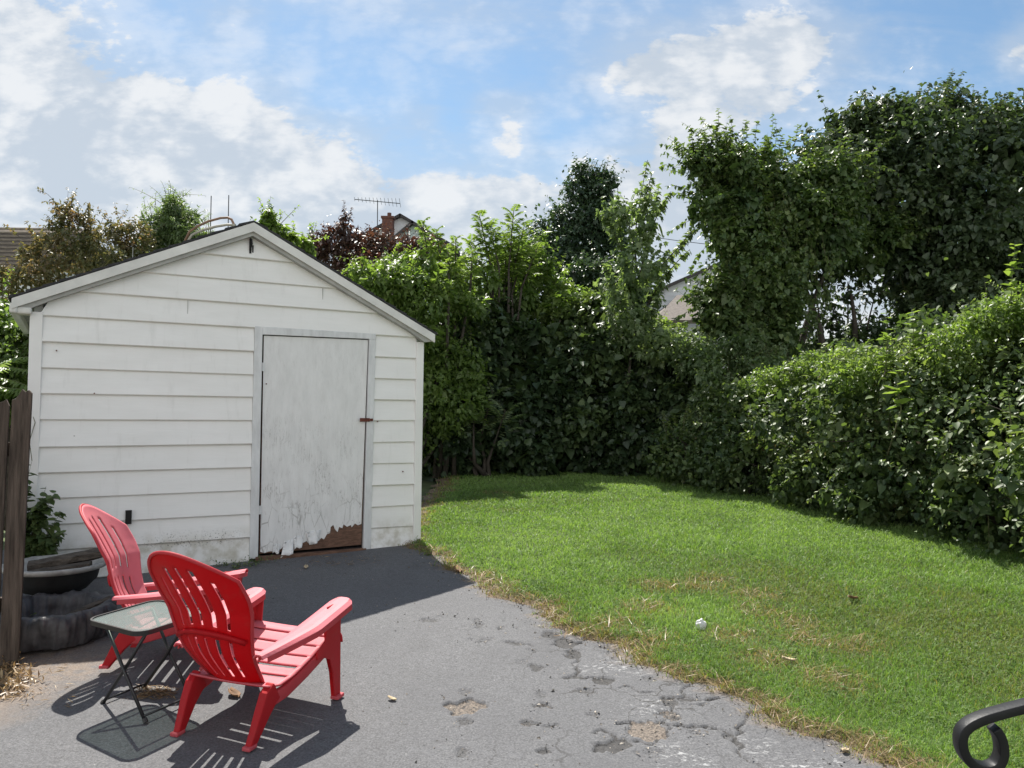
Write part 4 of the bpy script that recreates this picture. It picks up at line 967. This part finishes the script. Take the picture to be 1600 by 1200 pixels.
# right house
h2, hx, hg = gable_house('white_house', 'white sided house with dark gable roof seen between the sapling and the vine-covered tree', 1122, 33, 2.6, zpx(452,33), zpx(408,33), 8, M_hwhite, M_darkroof)
m_ = MB(); e = [at(1022,500,29), at(1190,500,29), at(1170,462,31.5), at(1058,461,31.5)]; slope(m_, *e, t=.15)
slope(m_, at(1022,500,29), at(1058,461,31.5), at(1064,461,33), at(1010,500,33), t=.15); local(m_.build('porch_roof', M_brownroof, h2))
m_ = MB(); m_.box((at(1105,600,29.4)[0], 31, (zpx(503,29)+hg)/2), (3.4, 3.2, zpx(503,29)-hg-.1)); local(m_.build('porch_wall', M_hwhite, h2))
# left house
h3g = .8; c = at(-20, 600, 24); h3 = empty('shake_house', (c[0], 24, h3g), 'brown grey shingled house at the far left behind the rust-coloured tree', 'house')
xr = at(86,600,24)[0]; xl = xr-9
m_ = MB(); m_.box(((xl+xr)/2, 27, (zpx(430,24)+h3g)/2), (9, 6, zpx(430,24)-h3g)); local(m_.build('wall', M_hwhite, h3))
m_ = MB(); z0, z1 = zpx(432,23.7), zpx(345,23.7)
slope(m_, (xl,23.6,z0),(xr,23.6,z0),(xr,25.4,z1),(xl,25.4,z1), .15); slope(m_, (xl,30.2,z0),(xl,25.4,z1),(xr,25.4,z1),(xr,30.2,z0), .15)
for k in range(11):
    t = k/11; m_.box(((xl+xr)/2, 23.58+1.8*t, z0+(z1-z0)*t+.06), (9, .05, .05))
local(m_.build('roof', M_greyshake, h3))
# overhead wire
m_ = MB(); a, b = at(1030,372,40), at(1500,395,40); ts = np.linspace(0,1,20); q = a+(b-a)*ts[:,None]; q[:,2] -= 1.2*4*ts*(1-ts)*.3; m_.tube(q, .016, 4)
tag(m_.build('overhead_wire', M_black, None), 'thin overhead wire crossing the sky behind the vine-covered tree', 'wire')

# ------------------------------------------------------------------ poles and tube behind the shed roof
tp = at(330, 345, 8.6)
for (px, y0, y1, lab) in ((330,306,372,'left thin upright rod standing behind the shed roof'),(357.5,305,365,'right thin upright rod standing behind the shed roof')):
    b_ = at(px, y1, 9.4); t_ = at(px, y0, 9.4); m_ = MB(); m_.tube([V3(b_[0], b_[1], gz(0,9.4)), t_], .0055, 6); tag(m_.build('garden_rod', M_black, None), lab, 'rod', 'thin rods behind the shed roof')
M_orange = plain('weathered_orange_pipe', (.21,.125,.08), .6, var=.4, scale=9); M_grey = plain('grey_pipe', (.36,.34,.28), .6, var=.3, scale=9)
tu = empty('bent_pipe', at(330,356,8.9), 'curved rust and grey pipe arching above the left roof slope of the shed', 'pipe')
m_ = MB(); m_.tube([at(*p, 8.9) for p in [(285,385),(296,362),(310,353),(325,346),(345,340.5),(356,340),(362,343),(366,352),(368,362)]], .014, 8); local(m_.build('outer_pipe', M_orange, tu, True))
m_ = MB(); m_.tube([at(*p, 8.9) for p in [(288,385),(300,367),(318,359),(337,354),(355,351),(366,352)]], .015, 8); local(m_.build('inner_pipe', M_grey, tu, True))
m_ = MB(); m_.sweep([at(366,350,8.9), V3(*at(368,400,8.9)[:2], gz(0,8.9))], V3(1,0,0), .03, .03); local(m_.build('post', M_grey, tu))

# ------------------------------------------------------------------ vegetation
def tree(name, px_base, Y, label, cat, group=None):
    b = at(px_base, 700, Y); return empty(name, (b[0], Y, float(ground_z(b[0], Y))), label, cat, group), V3(b[0], Y, float(ground_z(b[0], Y)))
def trunk(root, base, ends, r0, seed, m=None, name='trunk', r1=.25):
    mb = MB(); limbs(mb, base, ends, r0, seed, r1=r1); return local(mb.build(name, m or M_bark, root, True))

# tall vine-hung tree at the right
t, b = tree('tall_tree', 1450, 16, 'tallest dark round-leaved tree, swathed in vines, at the upper right', 'tree')
EL_ = [E(1430,288,130,112,16.2),E(1400,218,52,38,16.2),E(1545,262,92,82,16.6),E(1352,238,62,75,16),E(1330,320,95,85,15.6),E(1495,385,115,100,15.8),E(1455,415,65,58,15.2),E(1590,380,100,140,16),E(1605,288,75,105,16.3),E(1500,480,110,60,15.4),E(1640,450,100,110,15.5),E(1700,320,110,130,16.5),E(1465,475,50,50,15),E(1305,268,48,44,15.6),E(1345,205,22,18,16),E(1480,192,32,22,16.2),E(1560,198,30,22,16.4)]
lv = Leaves(101).blobs(EL_, 42000, .108, droop=.6, lump=.24, thick=.14, core=.14, csize=.42, clump=10, sprays=900, slen=.6, loose=.08)
for k in range(46):
    a = lv.r.random(); p = at(1310+a*300, 195-50*math.sin(a*3.0)+25*lv.r.random()+30*(a<.25), 15.6+lv.r.random()); lv.shoot(p-V3(0,0,.25), p+V3(.1*lv.r.normal(), .1*lv.r.normal(), .22+.16*lv.r.random()), 9, .11, tint=(.3,.9))
lv.build('crown', 'heart', L_round, t, 'twig', M_stem)
trunk(t, b, [at(1430,330,16), at(1540,300,16.5), at(1500,420,15.8), at(1600,380,16)], .16, 1)
# left vine-draped tree
t, b = tree('vine_draped_tree', 1262, 14.6, 'vine-draped tree with a leaning trunk and bright leaf shoots on its top left', 'tree')
EL_ = [E(1160,272,44,44,14.4),E(1240,310,68,50,14.6),E(1120,268,24,34,14.3),E(1290,320,70,60,14.8),E(1135,350,38,60,14.2),E(1148,430,34,60,14),E(1150,500,40,55,14),E(1200,350,80,70,14.4),E(1255,358,78,52,14.7),E(1188,440,44,70,14.3),E(1195,520,36,70,14.4),E(1320,372,70,34,15),E(1180,550,60,50,14),E(1108,485,26,34,13.9),E(1092,262,12,14,14.2),E(1375,375,50,34,15)]
lv = Leaves(102).blobs(EL_, 21000, .092, droop=.65, lump=.26, thick=.16, core=.14, tint=(.2,.9), csize=.42, sprays=1100, slen=.6, loose=.10)
for (px, py, dx_, dy_) in [(1105,225,-8,-45),(1118,215,4,-50),(1145,215,-4,-38),(1165,225,3,-40),(1180,222,4,-36),(1215,245,8,-40),(1240,232,6,-42),(1265,260,10,-32),(1090,270,-22,-20),(1085,300,-25,5),(1100,330,-20,18),(1275,262,5,-30),(1300,262,8,-25),(1195,240,4,-30),(1225,240,10,-30),(1095,250,-18,-30)]:
    p = at(px, py, 14.2); q = at(px+dx_, py+dy_, 14.1); lv.shoot(p, q, 15, .12, tint=(.7,1), sag=.12)
for k in range(70):   # hanging vine strands
    px = 1110+190*lv.r.random(); py = 300+180*lv.r.random(); p = at(px, py, 13.8+.3*lv.r.random()); lv.shoot(p, p-V3(.1*lv.r.normal(),.15,.5+.5*lv.r.random()), 16, .095, tint=(.3,1), droop=.9, stem=.004)
lv.build('crown', 'heart', L_drape, t, 'vine_stem', M_stem)
trunk(t, b, [at(1250,430,14.6), at(1200,380,14.5), at(1298,400,15), at(1330,460,15)], .12, 3)
# sparse vine curtain hanging through the sky gap
t, b = tree('thin_tree', 1330, 15.2, 'thin see-through tree whose small leaves speckle the sky gap beside the leaning trunk', 'tree')
lv = Leaves(103); trunk(t, b, [at(1275,455,15.2), at(1325,440,15.2), at(1365,470,15.2), at(1300,480,15.2), at(1345,500,15.3)], .045, 5)
for k in range(90):
    px = 1258+125*lv.r.random(); py = 418+105*lv.r.random(); p = at(px, py, 15.1+.4*lv.r.random()); q = at(px+70*lv.r.normal()*.6, py+45*lv.r.normal()+15, 15.2); lv.shoot(p, q, 14, .10, bend=.3, tint=(.1,.7), droop=.5, stem=.007, start=.0, taper=.2)
lv.blobs([E(1300,560,55,40,15.3),E(1355,540,55,42,15.3),E(1290,420,60,20,15.2)], 3200, .09, core=.1)
lv.build('crown', 'heart', L_vine, t, 'branch', M_bark)

# right hedge
t = empty('overgrown_hedge', (4.9, 9.2, gz(0,9.2)), 'long vine-covered hedge along the right side of the lawn', 'hedge')
hd = np.array([[7.0,3.6,1.2,2.9],[6.5,5.2,1.2,2.75],[6.2,6.6,1.15,2.5],[5.85,7.5,1.1,2.35],[5.35,8.3,1.15,2.05],[5.0,9.1,1.1,2.2],[4.8,9.9,1.15,1.85],[4.45,10.8,1.05,2.0],[4.2,11.7,1.15,1.65],[3.7,12.5,1.0,1.4],[5.05,6.7,.75,1.5],[4.75,7.9,.6,1.05],[4.35,9.2,.65,1.35],[3.95,10.3,.6,1.0],[3.45,11.6,.6,1.25],[2.95,12.6,.6,1.15],[5.5,9.6,.9,2.45],[6.6,8.2,1.3,2.5],[6.3,9.6,1.3,2.4],[5.8,10.9,1.3,2.15],[7.6,7.2,1.4,2.75],[7.4,9.3,1.4,2.7]])
EL_ = [(V3(x, y, gz(x,y)+h*.42), V3(r_*1.05, r_*1.05, h*.60)) for x, y, r_, h in hd]
lv = Leaves(104); lv.blobs(EL_, 76000, .066, droop=.45, lump=.17, thick=.07, core=.15, front=.25, tint=(.05,.9), skip=.8, clump=16, csize=.24, loose=.12, sprays=620, slen=.42)
for k in range(170):  # ragged runners and sprigs along the top
    i = int(lv.r.random()*len(hd)); c, A_ = EL_[i]; d = unit(V3(lv.r.normal()*.6-.25, lv.r.normal()*.6-.3, .9)); p = c + d*A_*.95
    lv.shoot(p, p + V3(.22*lv.r.normal()-.05, .22*lv.r.normal()-.08, .10+.26*lv.r.random()), 11, .072, tint=(.7,1), sag=.15)
lv.build('foliage', 'heart', L_hedge, t, 'runner', M_stem)
sm_ = Leaves(114); sm_.blobs(EL_, 16000, .046, rnd=.6, droop=.3, lump=.2, thick=.05, core=.0, front=.3, skip=.85, clump=14, csize=.26, loose=.14, tint=(.0,.8))
sm_.build('small_foliage', 'simple', L_maple, t)
dd_ = Leaves(115); dd_.blobs(EL_, 1300, .06, rnd=.9, droop=.8, lump=.15, thick=.06, core=.0, front=.3, skip=.85, clump=14, csize=.24)
dd_.build('dead_foliage', 'simple', L_rust, t)
mb = MB(); g_ = np.random.default_rng(44)
for k in range(70):
    c, A_ = EL_[int(g_.random()*len(EL_))]; d = unit(g_.normal(size=3)+V3(-.7,-.5,.3)); p = c+d*A_*.8; q = p+unit(d+.8*g_.normal(size=3))*(.25+.45*g_.random())
    mb.tube([p, (p+q)/2+.05*g_.normal(size=3), q], [.007,.005,.002], 4)
local(mb.build('bare_twig', M_bark, t))
mb = MB(); g_ = np.random.default_rng(12)
for x, y, r_, h in hd:
    for k in range(7):
        p = V3(x+.2*g_.normal()*r_+.2, y+.2*g_.normal()*r_, gz(x,y)); q = p + V3(.2*g_.normal(), .2*g_.normal(), h*.7); mb.tube([p, (p+q)/2+V3(.15*g_.normal(),.15*g_.normal(),0), q], [.022,.016,.008], 5)
local(mb.build('stem', M_bark, t))
# bright creeper spilling over the hedge top
t = empty('bright_creeper', (5.6, 9.6, gz(0,9.6)), 'bright yellow-green creeper heaped on top of the right hedge', 'creeper')
lv = Leaves(105)
EL_ = [E(1355,578,62,26,9.3,.6),E(1250,592,60,14,11.0,.6),E(1440,570,72,32,8.9,.6),E(1500,540,62,38,8.8,.6),E(1560,515,58,44,8.7,.7),E(1620,500,55,50,8.4,.7),E(1300,576,60,18,10.4,.5),E(1190,615,28,12,11.9,.5)]
lv.blobs(EL_, 22000, .05, rnd=.6, droop=.3, lump=.2, thick=.2, core=.1, tint=(.2,1))
for k in range(120):
    i = int(lv.r.random()*len(EL_)); c, A_ = EL_[i]; d = unit(V3(lv.r.normal(), lv.r.normal()-.4, .9)); p = c + d*A_*.9; lv.shoot(p, p+V3(.15*lv.r.normal(), .15*lv.r.normal()-.05, .08+.2*lv.r.random()), 10, .055, tint=(.5,1), sag=.2)
lv.build('foliage', 'simple', L_bright, t, 'runner', M_stem)
# tall large-leaved weeds rising out of the hedge
def weed(px, py0, py1, Y, n, size, label, seed, lean=0.0):
    b_ = at(px, py0, Y); q = at(px+lean, py1, Y); o = empty('tall_weed', (b_[0], b_[1], gz(0,Y)), label, 'weed', 'tall broad-leaved weeds above the right hedge')
    lv = Leaves(seed); g0 = V3(b_[0]+.25, b_[1]+1.3, gz(0,Y+1.3)); lv.stems.tube([g0, b_], .008, 5, a=.5)
    lv.shoot(b_, q, n, size, bend=.06, tint=(.6,1), spread=1.0, droop=.15, stem=.007, start=.0, taper=.45); lv.build('leaf', 'heart', L_bright, o, 'stem', M_stem)
weed(1384,575,486,8.7,22,.13,'left of the pair of short broad-leaved weeds in front of the sky gap',201)
weed(1425,565,482,8.7,22,.13,'right of the pair of short broad-leaved weeds in front of the dark tree',202)
weed(1578,520,380,8.2,32,.125,'tall broad-leaved weed at the right edge, highest above the hedge',203,8)
weed(1545,530,440,8.3,18,.10,'broad-leaved weed just left of the tallest one at the right edge',204,-6)
weed(1408,640,578,8.2,10,.20,'weed with very big bright leaves halfway up the right hedge',205,-8)

# thickets at the back of the lawn
def thicket(name, pxb, Y, label, cat, EL_, n, size, m, kind, seed, stems=6, sticks=0, **kw):
    t, b = tree(name, pxb, Y, label, cat); kw.setdefault('sprays', int(n/150)); kw.setdefault('slen', .4); lv = Leaves(seed).blobs(EL_, n, size, **kw)
    for k in range(sticks):
        i = int(lv.r.random()*len(EL_)); c, A_ = EL_[i]; d = unit(V3(lv.r.normal()*.8, -abs(lv.r.normal())*.5, .8)); p = c+d*A_*.95; lv.shoot(p, p+V3(.18*lv.r.normal(), .15*lv.r.normal(), .12+.3*lv.r.random()), 12, size, tint=(.6,1), sag=.15)
    lv.build('foliage', kind, m, t, 'sprig', M_stem); g = np.random.default_rng(seed)
    trunk(t, b, [EL_[int(g.random()*len(EL_))][0]+V3(.3*g.normal(),.45,-.3) for _ in range(stems)], .05, seed, name='stem'); return t
thicket('vine_mound', 735, 14.6, 'dark vine mound just right of the shed, under pale feathery shoots', 'shrub',
    [E(735,540,80,75,14.6),E(690,600,80,90,14.4),E(790,560,75,80,14.7),E(740,660,95,80,14.2,1.0),E(830,640,60,90,14.6),E(690,700,80,50,14,.8),E(800,700,70,50,14.1,.8),E(640,640,60,110,14.4)], 27000, .12, L_vine, 'heart', 301, sticks=40, lump=.14, thick=.1, core=.25, tint=(.0,.75))
thicket('leafy_thicket', 940, 14.8, 'wide dark leafy thicket in the middle of the far lawn edge', 'shrub',
    [E(900,560,70,75,14.8),E(955,565,70,70,14.9),E(890,650,75,85,14.6),E(965,650,80,85,14.6),E(1040,610,60,85,14.6),E(1075,670,55,75,14.2),E(920,705,80,50,14.3,.8),E(1010,710,70,48,14.2,.8),E(1010,560,50,55,14.8)], 27000, .11, L_vine, 'heart', 302, sticks=55, lump=.17, thick=.11, core=.25, tint=(.05,.85))
thicket('bright_bush', 640, 12.5, 'bright green leafy bush rising behind the right roof slope of the shed', 'shrub',
    [E(610,455,50,34,12.4),E(660,470,60,45,12.8),E(570,440,40,26,12.2),E(700,470,55,45,13.4),E(655,520,70,50,13),E(720,440,50,35,14),E(640,425,45,25,13),E(690,600,60,80,13.6),E(650,650,60,110,13.4)], 19000, .085, L_bright, 'simple', 303, sticks=60, lump=.2, thick=.16, core=.2)
thicket('sunlit_bush', 850, 15.4, 'yellow-green sunlit bush filling the gap above the dark thickets', 'shrub',
    [E(840,455,50,55,15.4),E(800,470,60,50,15.3),E(880,500,60,40,15.3),E(820,410,40,40,15.6),E(930,520,60,35,15.3),E(1000,540,50,40,15.2)], 12000, .10, L_bright, 'simple', 304, sticks=50, lump=.2, thick=.18, core=.2)
thicket('round_bush', 930, 17, 'grey-green rounded bush top in front of the far dark tree', 'shrub',
    [E(935,450,52,40,17),E(900,470,40,35,17),E(975,470,40,40,17)], 7000, .085, L_dark, 'simple', 305, sticks=25, lump=.15)
thicket('low_bush', 1130, 12.9, 'mid-green bush between the hedge end and the vine-draped tree', 'shrub',
    [E(1130,560,55,45,13.4),E(1120,620,50,45,13),E(1170,590,55,40,13.2),E(1090,560,40,40,13.8),E(1110,690,40,60,13,.7),E(1210,590,50,35,13)], 11000, .075, L_maple, 'simple', 306, sticks=50, lump=.2, thick=.16, tint=(.0,.7))
thicket('rear_shrub', 1340, 13.5, 'shaded shrub filling the space under the sky gap behind the hedge', 'shrub',
    [E(1300,590,70,30,13.5),E(1390,580,70,40,13.5),E(1480,560,80,50,13),E(1560,560,70,60,12.5)], 9000, .085, L_vine, 'heart', 307, sticks=20)

# feathery tree of compound leaves
def feathery(name, pxb, Y, label, tips, m, seed, pairs=9, leaf=.12, L=.55, nf=9, group=None):
    t, b = tree(name, pxb, Y, label, 'tree', group); lv = Leaves(seed); mb = MB()
    for (px, py, px0, py0) in tips:
        p0 = at(px0, py0, Y+.2*lv.r.normal()); p1 = at(px, py, Y+.15*lv.r.normal()); ts = np.linspace(0,1,7); q = p0+(p1-p0)*ts[:,None]; mb.tube(q, .02*(1-.7*ts), 5)
        mb.tube([b+V3(.1*lv.r.normal(),0,0), (b+p0)/2+V3(.1*lv.r.normal(),.1,0), p0], [.045,.035,.02], 6)
        for k in range(nf):
            u = .2+.8*(k+.5)/nf; p = p0+(p1-p0)*u; a = k*2.4+lv.r.random(); d = V3(math.cos(a), math.sin(a), .75+.7*u); lv.frond(p, d, L*(1-.45*u)*(.8+.4*lv.r.random()), pairs, leaf*(1-.3*u), sag=.35, tint=(.35,1))
    local(mb.build('trunk', M_bark, t, True)); lv.build('crown', 'narrow', m, t, 'leaf_stalk', M_stem)
feathery('feathery_tree', 790, 14.3, 'pale feathery-leaved young tree with upright tufts right of the shed roof',
    [(748,332,770,430),(803,325,795,420),(820,350,800,430),(765,352,780,420),(735,375,765,450),(840,385,815,450),(790,370,790,440),(770,395,780,460),(815,400,800,460)], L_bright, 401, nf=17, leaf=.15, L=.44)
feathery('feathery_sapling', 700, 13.2, 'group of narrow upright feathery sprigs between the house gable and the pale tree',
    [(660,345,672,420),(682,358,690,430),(712,372,712,440),(700,390,702,450),(738,392,735,450),(672,380,680,440)], L_bright, 402, nf=14, leaf=.12, L=.28)
feathery('fern_leaved_sapling', 760, 13.2, 'low sapling with drooping ladder-like leaves against the dark vine mound',
    [(770,610,750,690),(740,625,740,700),(715,640,725,700),(790,640,770,700),(690,650,705,700)], L_maple, 403, nf=7, leaf=.14, L=.75, pairs=11)
# slender maple
t, b = tree('maple_sapling', 1000, 13.9, 'slender pale maple with drooping pointed leaves standing above the middle thicket', 'tree')
lv = Leaves(404)
for (x0,y0,x1,y1,n,sg) in [(985,560,1012,250,60,.0),(990,480,965,290,34,.02),(1000,430,1048,290,26,.06),(1010,440,1085,345,34,.10),(1000,500,1078,375,34,.1),(990,450,945,330,30,.04),(1000,380,1030,285,22,.03),(985,520,940,400,30,.05),(995,420,975,330,22,.0),(1000,540,1040,440,30,.05),(985,560,950,470,30,.05),(1005,350,1020,268,20,.0)]:
    lv.shoot(at(x0,y0,13.9), at(x1,y1,13.8+.3*lv.r.normal()), int(n*1.9), .17, bend=.1, tint=(.2,1), droop=.75, stem=.018, start=.25, taper=.35, sag=sg)
lv.blobs([E(985,520,45,55,14),E(1015,540,45,45,14),E(985,430,48,60,13.9),E(1006,352,20,46,13.9),E(958,335,22,30,13.9)], 2500, .105, droop=1.0, thick=.45, core=.05, lump=.3, loose=.35, tint=(.1,.9))
lv.build('crown', 'lobed', L_maple, t, 'branch', M_bark)
trunk(t, b, [at(985,555,13.9)], .05, 9, r1=.5)
# far dark tree
t, b = tree('dark_tree', 900, 25, 'distant dark tree with an open pointed crown behind the middle thicket', 'tree')
EL_ = [E(912,290,22,26,25),E(935,300,20,30,25),E(900,335,40,34,25),E(868,382,38,30,25),E(845,400,20,18,25),E(925,370,42,42,25),E(890,420,50,40,25),E(945,400,30,40,25),E(905,270,12,14,25),E(862,392,30,24,25),E(955,345,22,30,25),E(945,275,14,12,25)]
lv = Leaves(405).blobs(EL_, 16000, .14, lump=.3, thick=.32, core=.05, loose=.3, sprays=80, slen=.7, tint=(.1,.9))
for k in range(40): c, A_ = EL_[int(lv.r.random()*len(EL_))]; d = unit(V3(lv.r.normal(), -.3, .3+abs(lv.r.normal()))); p = c+d*A_*.9; lv.shoot(p, p+d*.45, 10, .15, tint=(.2,.8))
lv.build('crown', 'simple', L_dark, t, 'twig', M_bark); trunk(t, b, [at(915,300,25), at(890,380,25), at(935,340,25)], .22, 8)
# purple-leaved tree behind the shed
t, b = tree('purple_leaf_tree', 560, 17, 'purple-leaved tree behind the right roof slope with a rounded tuft on top', 'tree')
EL_ = [E(537,362,24,26,17),E(520,392,45,26,17),E(560,395,45,30,17),E(600,405,36,26,17),E(490,395,26,18,17),E(560,430,60,30,16.6),E(610,430,40,25,16.8),E(645,385,34,14,16.4),E(675,398,26,16,16.4)]
lv = Leaves(406).blobs(EL_, 9000, .095, lump=.28, thick=.35, core=.05, loose=.3, sprays=70, slen=.4)
for (x0,y0,x1,y1) in [(540,350,537,312),(545,350,550,325),(600,385,612,345),(610,380,640,352),(620,390,665,378),(640,400,690,388),(590,385,575,350),(580,380,598,352),(500,385,480,372),(520,370,505,360),(610,400,655,360),(650,410,685,395)]:
    lv.shoot(at(x0,y0,16.8), at(x1,y1,16.8), 22, .095, tint=(.1,1), stem=.01, bend=.2)
lv.build('crown', 'simple', L_plum, t, 'twig', M_bark); trunk(t, b, [at(537,380,17), at(560,400,17), at(600,400,17)], .09, 10)
# rust and olive tree at the left
t, b = tree('rust_leaf_tree', 110, 12.4, 'tree with mixed olive and rust leaves behind the left roof slope', 'tree')
EL_ = [E(62,405,34,26,12.4),E(25,445,46,26,12.2),E(125,350,30,20,12.6),E(105,335,22,14,12.6),E(165,385,38,26,12.6),E(205,372,32,26,12.8),E(110,390,40,34,12.5),E(70,440,40,28,12.2),E(225,395,30,24,12.7),E(180,420,50,25,12.4)]
lv = Leaves(407).blobs(EL_, 9000, .07, lump=.3, thick=.4, core=.03, loose=.3, sprays=70, slen=.35)
for (x0,y0,x1,y1) in [(120,350,95,322),(115,350,140,328),(60,370,40,345),(30,370,5,350),(180,370,172,350),(205,360,200,345),(235,370,228,345),(130,350,150,345),(85,360,72,335),(20,430,0,420)]: lv.shoot(at(x0,y0,12.4), at(x1,y1,12.4), 20, .08, tint=(.0,1), stem=.008, bend=.15)
lv.build('crown', 'simple', L_rust, t, 'twig', M_bark); trunk(t, b, [at(60,400,12.4), at(125,365,12.5), at(200,385,12.6)], .08, 12)
# green round shrub-tree and small sprout above the roof
thicket('round_green_tree', 270, 13.5, 'rounded bright green tree top rising above the left roof slope', 'tree',
    [E(268,345,36,32,13.5),E(285,370,38,26,13.5),E(250,368,30,28,13.5),E(310,380,30,22,13.5),E(275,325,18,16,13.5)], 8000, .07, L_maple, 'narrow', 408, sticks=40, lump=.18, thick=.2, tint=(.0,.8))
thicket('pale_sprout_tree', 420, 11.5, 'pale green pointed tree top peeping over the shed ridge', 'tree',
    [E(421,340,9,13,11.5),E(428,362,16,14,11.5),E(445,375,20,10,11.7),E(470,385,20,10,12)], 1900, .075, L_bright, 'simple', 409, sticks=14, thick=.3, stems=3)
# left edge greenery beside the shed
thicket('left_bush', 15, 8.2, 'dense green bush between the shed eave and the broken plank fence', 'shrub',
    [E(10,520,45,40,8.4),E(-20,580,60,60,8.2),E(30,560,30,40,8.6),E(-30,490,50,40,8.4),E(20,620,40,40,8.4)], 9000, .06, L_bright, 'simple', 410, sticks=20, tint=(.0,.6))
t, b = tree('sumac_frond_plant', 5, 7.6, 'plant with long ladder-like fronds in front of the left bush', 'plant'); lv = Leaves(411)
for (px, py, dx_, dz_) in [(-25,580,.9,.25),(-20,590,.9,.05),(-10,575,.8,.4),(-30,600,1,.0),(-15,610,.9,.2)]: lv.frond(at(px,py,7.4+.1*lv.r.normal()), V3(dx_,-.25,dz_), .55, 14, .11, sag=.25, tint=(.2,.9))
lv.stems.tube([b, at(-20,590,7.5)], [.02,.012], 6, a=.5); lv.build('frond', 'narrow', L_maple, t, 'stem', M_stem)
# creeper on the shed's left corner
cb = gnd(45, 905); t = empty('climbing_vine', (-3.62,6.0,gz(0,6.0)), 'dark green leafy vine climbing the lower left corner of the shed', 'vine'); lv = Leaves(412)
for (x0,y0,x1,y1,n,s_) in [(40,880,50,720,24,.10),(45,880,85,770,22,.10),(35,870,60,790,26,.11),(50,870,95,800,20,.09),(40,870,30,800,20,.11),(55,860,100,830,16,.09),(40,860,70,840,24,.11),(30,880,40,850,20,.11),(60,880,85,850,20,.10),(50,840,72,760,18,.09),(44,850,34,760,20,.10)]:
    lv.shoot(at(x0,y0,5.98), at(x1,y1,5.92), int(n*1.7), s_*1.05, bend=.12, tint=(.1,.8), stem=.004, droop=.5)
lv.stems.tube([at(50,720,6.0), at(46,690,6.05), at(55,660,6.08), at(48,640,6.08)], .0025, 4, a=.5)
for k in range(5): lv.stems.tube([V3(-3.62+.05*k,5.98,gz(0,6)), at(38+5*k, 870, 5.96)], .004, 4, a=.5)
lv.build('leaf', 'heart', L_hedge, t, 'stem', M_stem)
# weeds at the foot of the shed and fence
def tuft(pts, seed, label, size=.06, m=None, h=.10, n=16):
    c = np.mean([gnd(*p) for p in pts], axis=0); o = empty('weed_tuft', c, label, 'weeds'); lv = Leaves(seed)
    for p in pts:
        g0 = gnd(*p)
        for k in range(4): lv.shoot(g0+V3(.03*lv.r.normal(),.02*lv.r.normal(),0), g0+V3(.07*lv.r.normal(), .05*lv.r.normal()-.02, h*(.4+.8*lv.r.random())), n//2, size*(.6+.6*lv.r.random()), tint=(.1,1), stem=.0015, start=.05)
    lv.build('leaf', 'narrow', m or L_hedge, o, 'stem', M_stem)
tuft([(352,884),(365,888),(378,886),(392,884),(405,880)], 420, 'ragged weeds at the foot of the shed left of the door', .05, h=.07)
tuft([(20,960),(30,975),(15,985),(40,985),(55,990),(26,948)], 421, 'green weeds between the black basin and the plank fence', .07, h=.11)
tuft([(8,1045),(18,1060),(5,1075),(25,1072),(12,1090),(30,1050),(0,1040),(15,1035),(35,1065)], 422, 'yellowing grass tuft at the foot of the plank fence', .06, M_straw, .06)
tuft([(655,856),(664,862),(674,868),(660,851)], 423, 'short weeds at the right corner post of the shed', .05, L_bright, .07)
# debris along the foot of the shed and by the tubs
def litter(name, n, boxes, seed, m, s0, kind_label):
    r = np.random.default_rng(seed); P = []
    for (x0, y0, x1, y1, w) in boxes:
        for k in range(int(n*w)): P.append(gnd(x0+(x1-x0)*r.random(), y0+(y1-y0)*r.random()) + V3(0,0,.006+.008*r.random()))
    P = np.array(P); k = len(P); D = unit(np.stack([r.normal(size=k), r.normal(size=k), .15*r.normal(size=k)], -1)); Nn = unit(np.stack([.3*r.normal(size=k), .3*r.normal(size=k), np.ones(k)], -1))
    o = leaf_mesh(name, P, D, Nn, s0*(.4+1.0*r.random(k)), r.random(k), 'thin', m, None); tag(o, kind='stuff'); return o
M_debris = leaf_mat('leaf_debris', [(.05,.035,.022),(.12,.075,.04),(.26,.19,.11)], .1)
litter('leaf_debris', 900, [(395,868,600,886,.4),(10,985,150,1010,.25),(0,1010,90,1055,.1),(440,880,560,905,.05),(640,866,700,890,.08),(155,1065,320,1110,.08)], 7, M_debris, .026, '')
litter('dry_straw', 520, [(0,1040,50,1095,.5),(20,1030,110,1110,.12),(215,1075,270,1093,.5),(480,870,590,885,.1)], 9, M_straw, .05, '')

r = np.random.default_rng(66); GP = []
for (px, py, rx, ry, d, gv) in HOLES:
    for k in range(int(3+gv*26)): GP.append(gnd(px+rx*1.5*r.normal()*.6, py+ry*1.5*r.normal()*.6)[:2])
for k in range(700):
    y = 2.8+4.5*r.random(); GP.append((edge_x(y)-abs(.13*r.normal())-.0, y))
for k in range(260): y = 2.8+4.0*r.random(); GP.append((edge_x(y)-2.6*r.random(), y))
GP = np.array(GP, float); k = len(GP); GP = np.stack([GP[:,0], GP[:,1], ground_z(GP[:,0], GP[:,1])+.003], -1)
tag(leaf_mesh('loose_gravel', GP, unit(r.normal(size=(k,3))*V3(1,1,.3)), unit(r.normal(size=(k,3))+V3(0,0,1)), .008+.016*r.random(k)**2, r.random(k), 'simple', leaf_mat('gravel_chip', [(.05,.048,.045),(.16,.14,.12),(.38,.34,.29)], .0, rough=.9), None), kind='stuff')
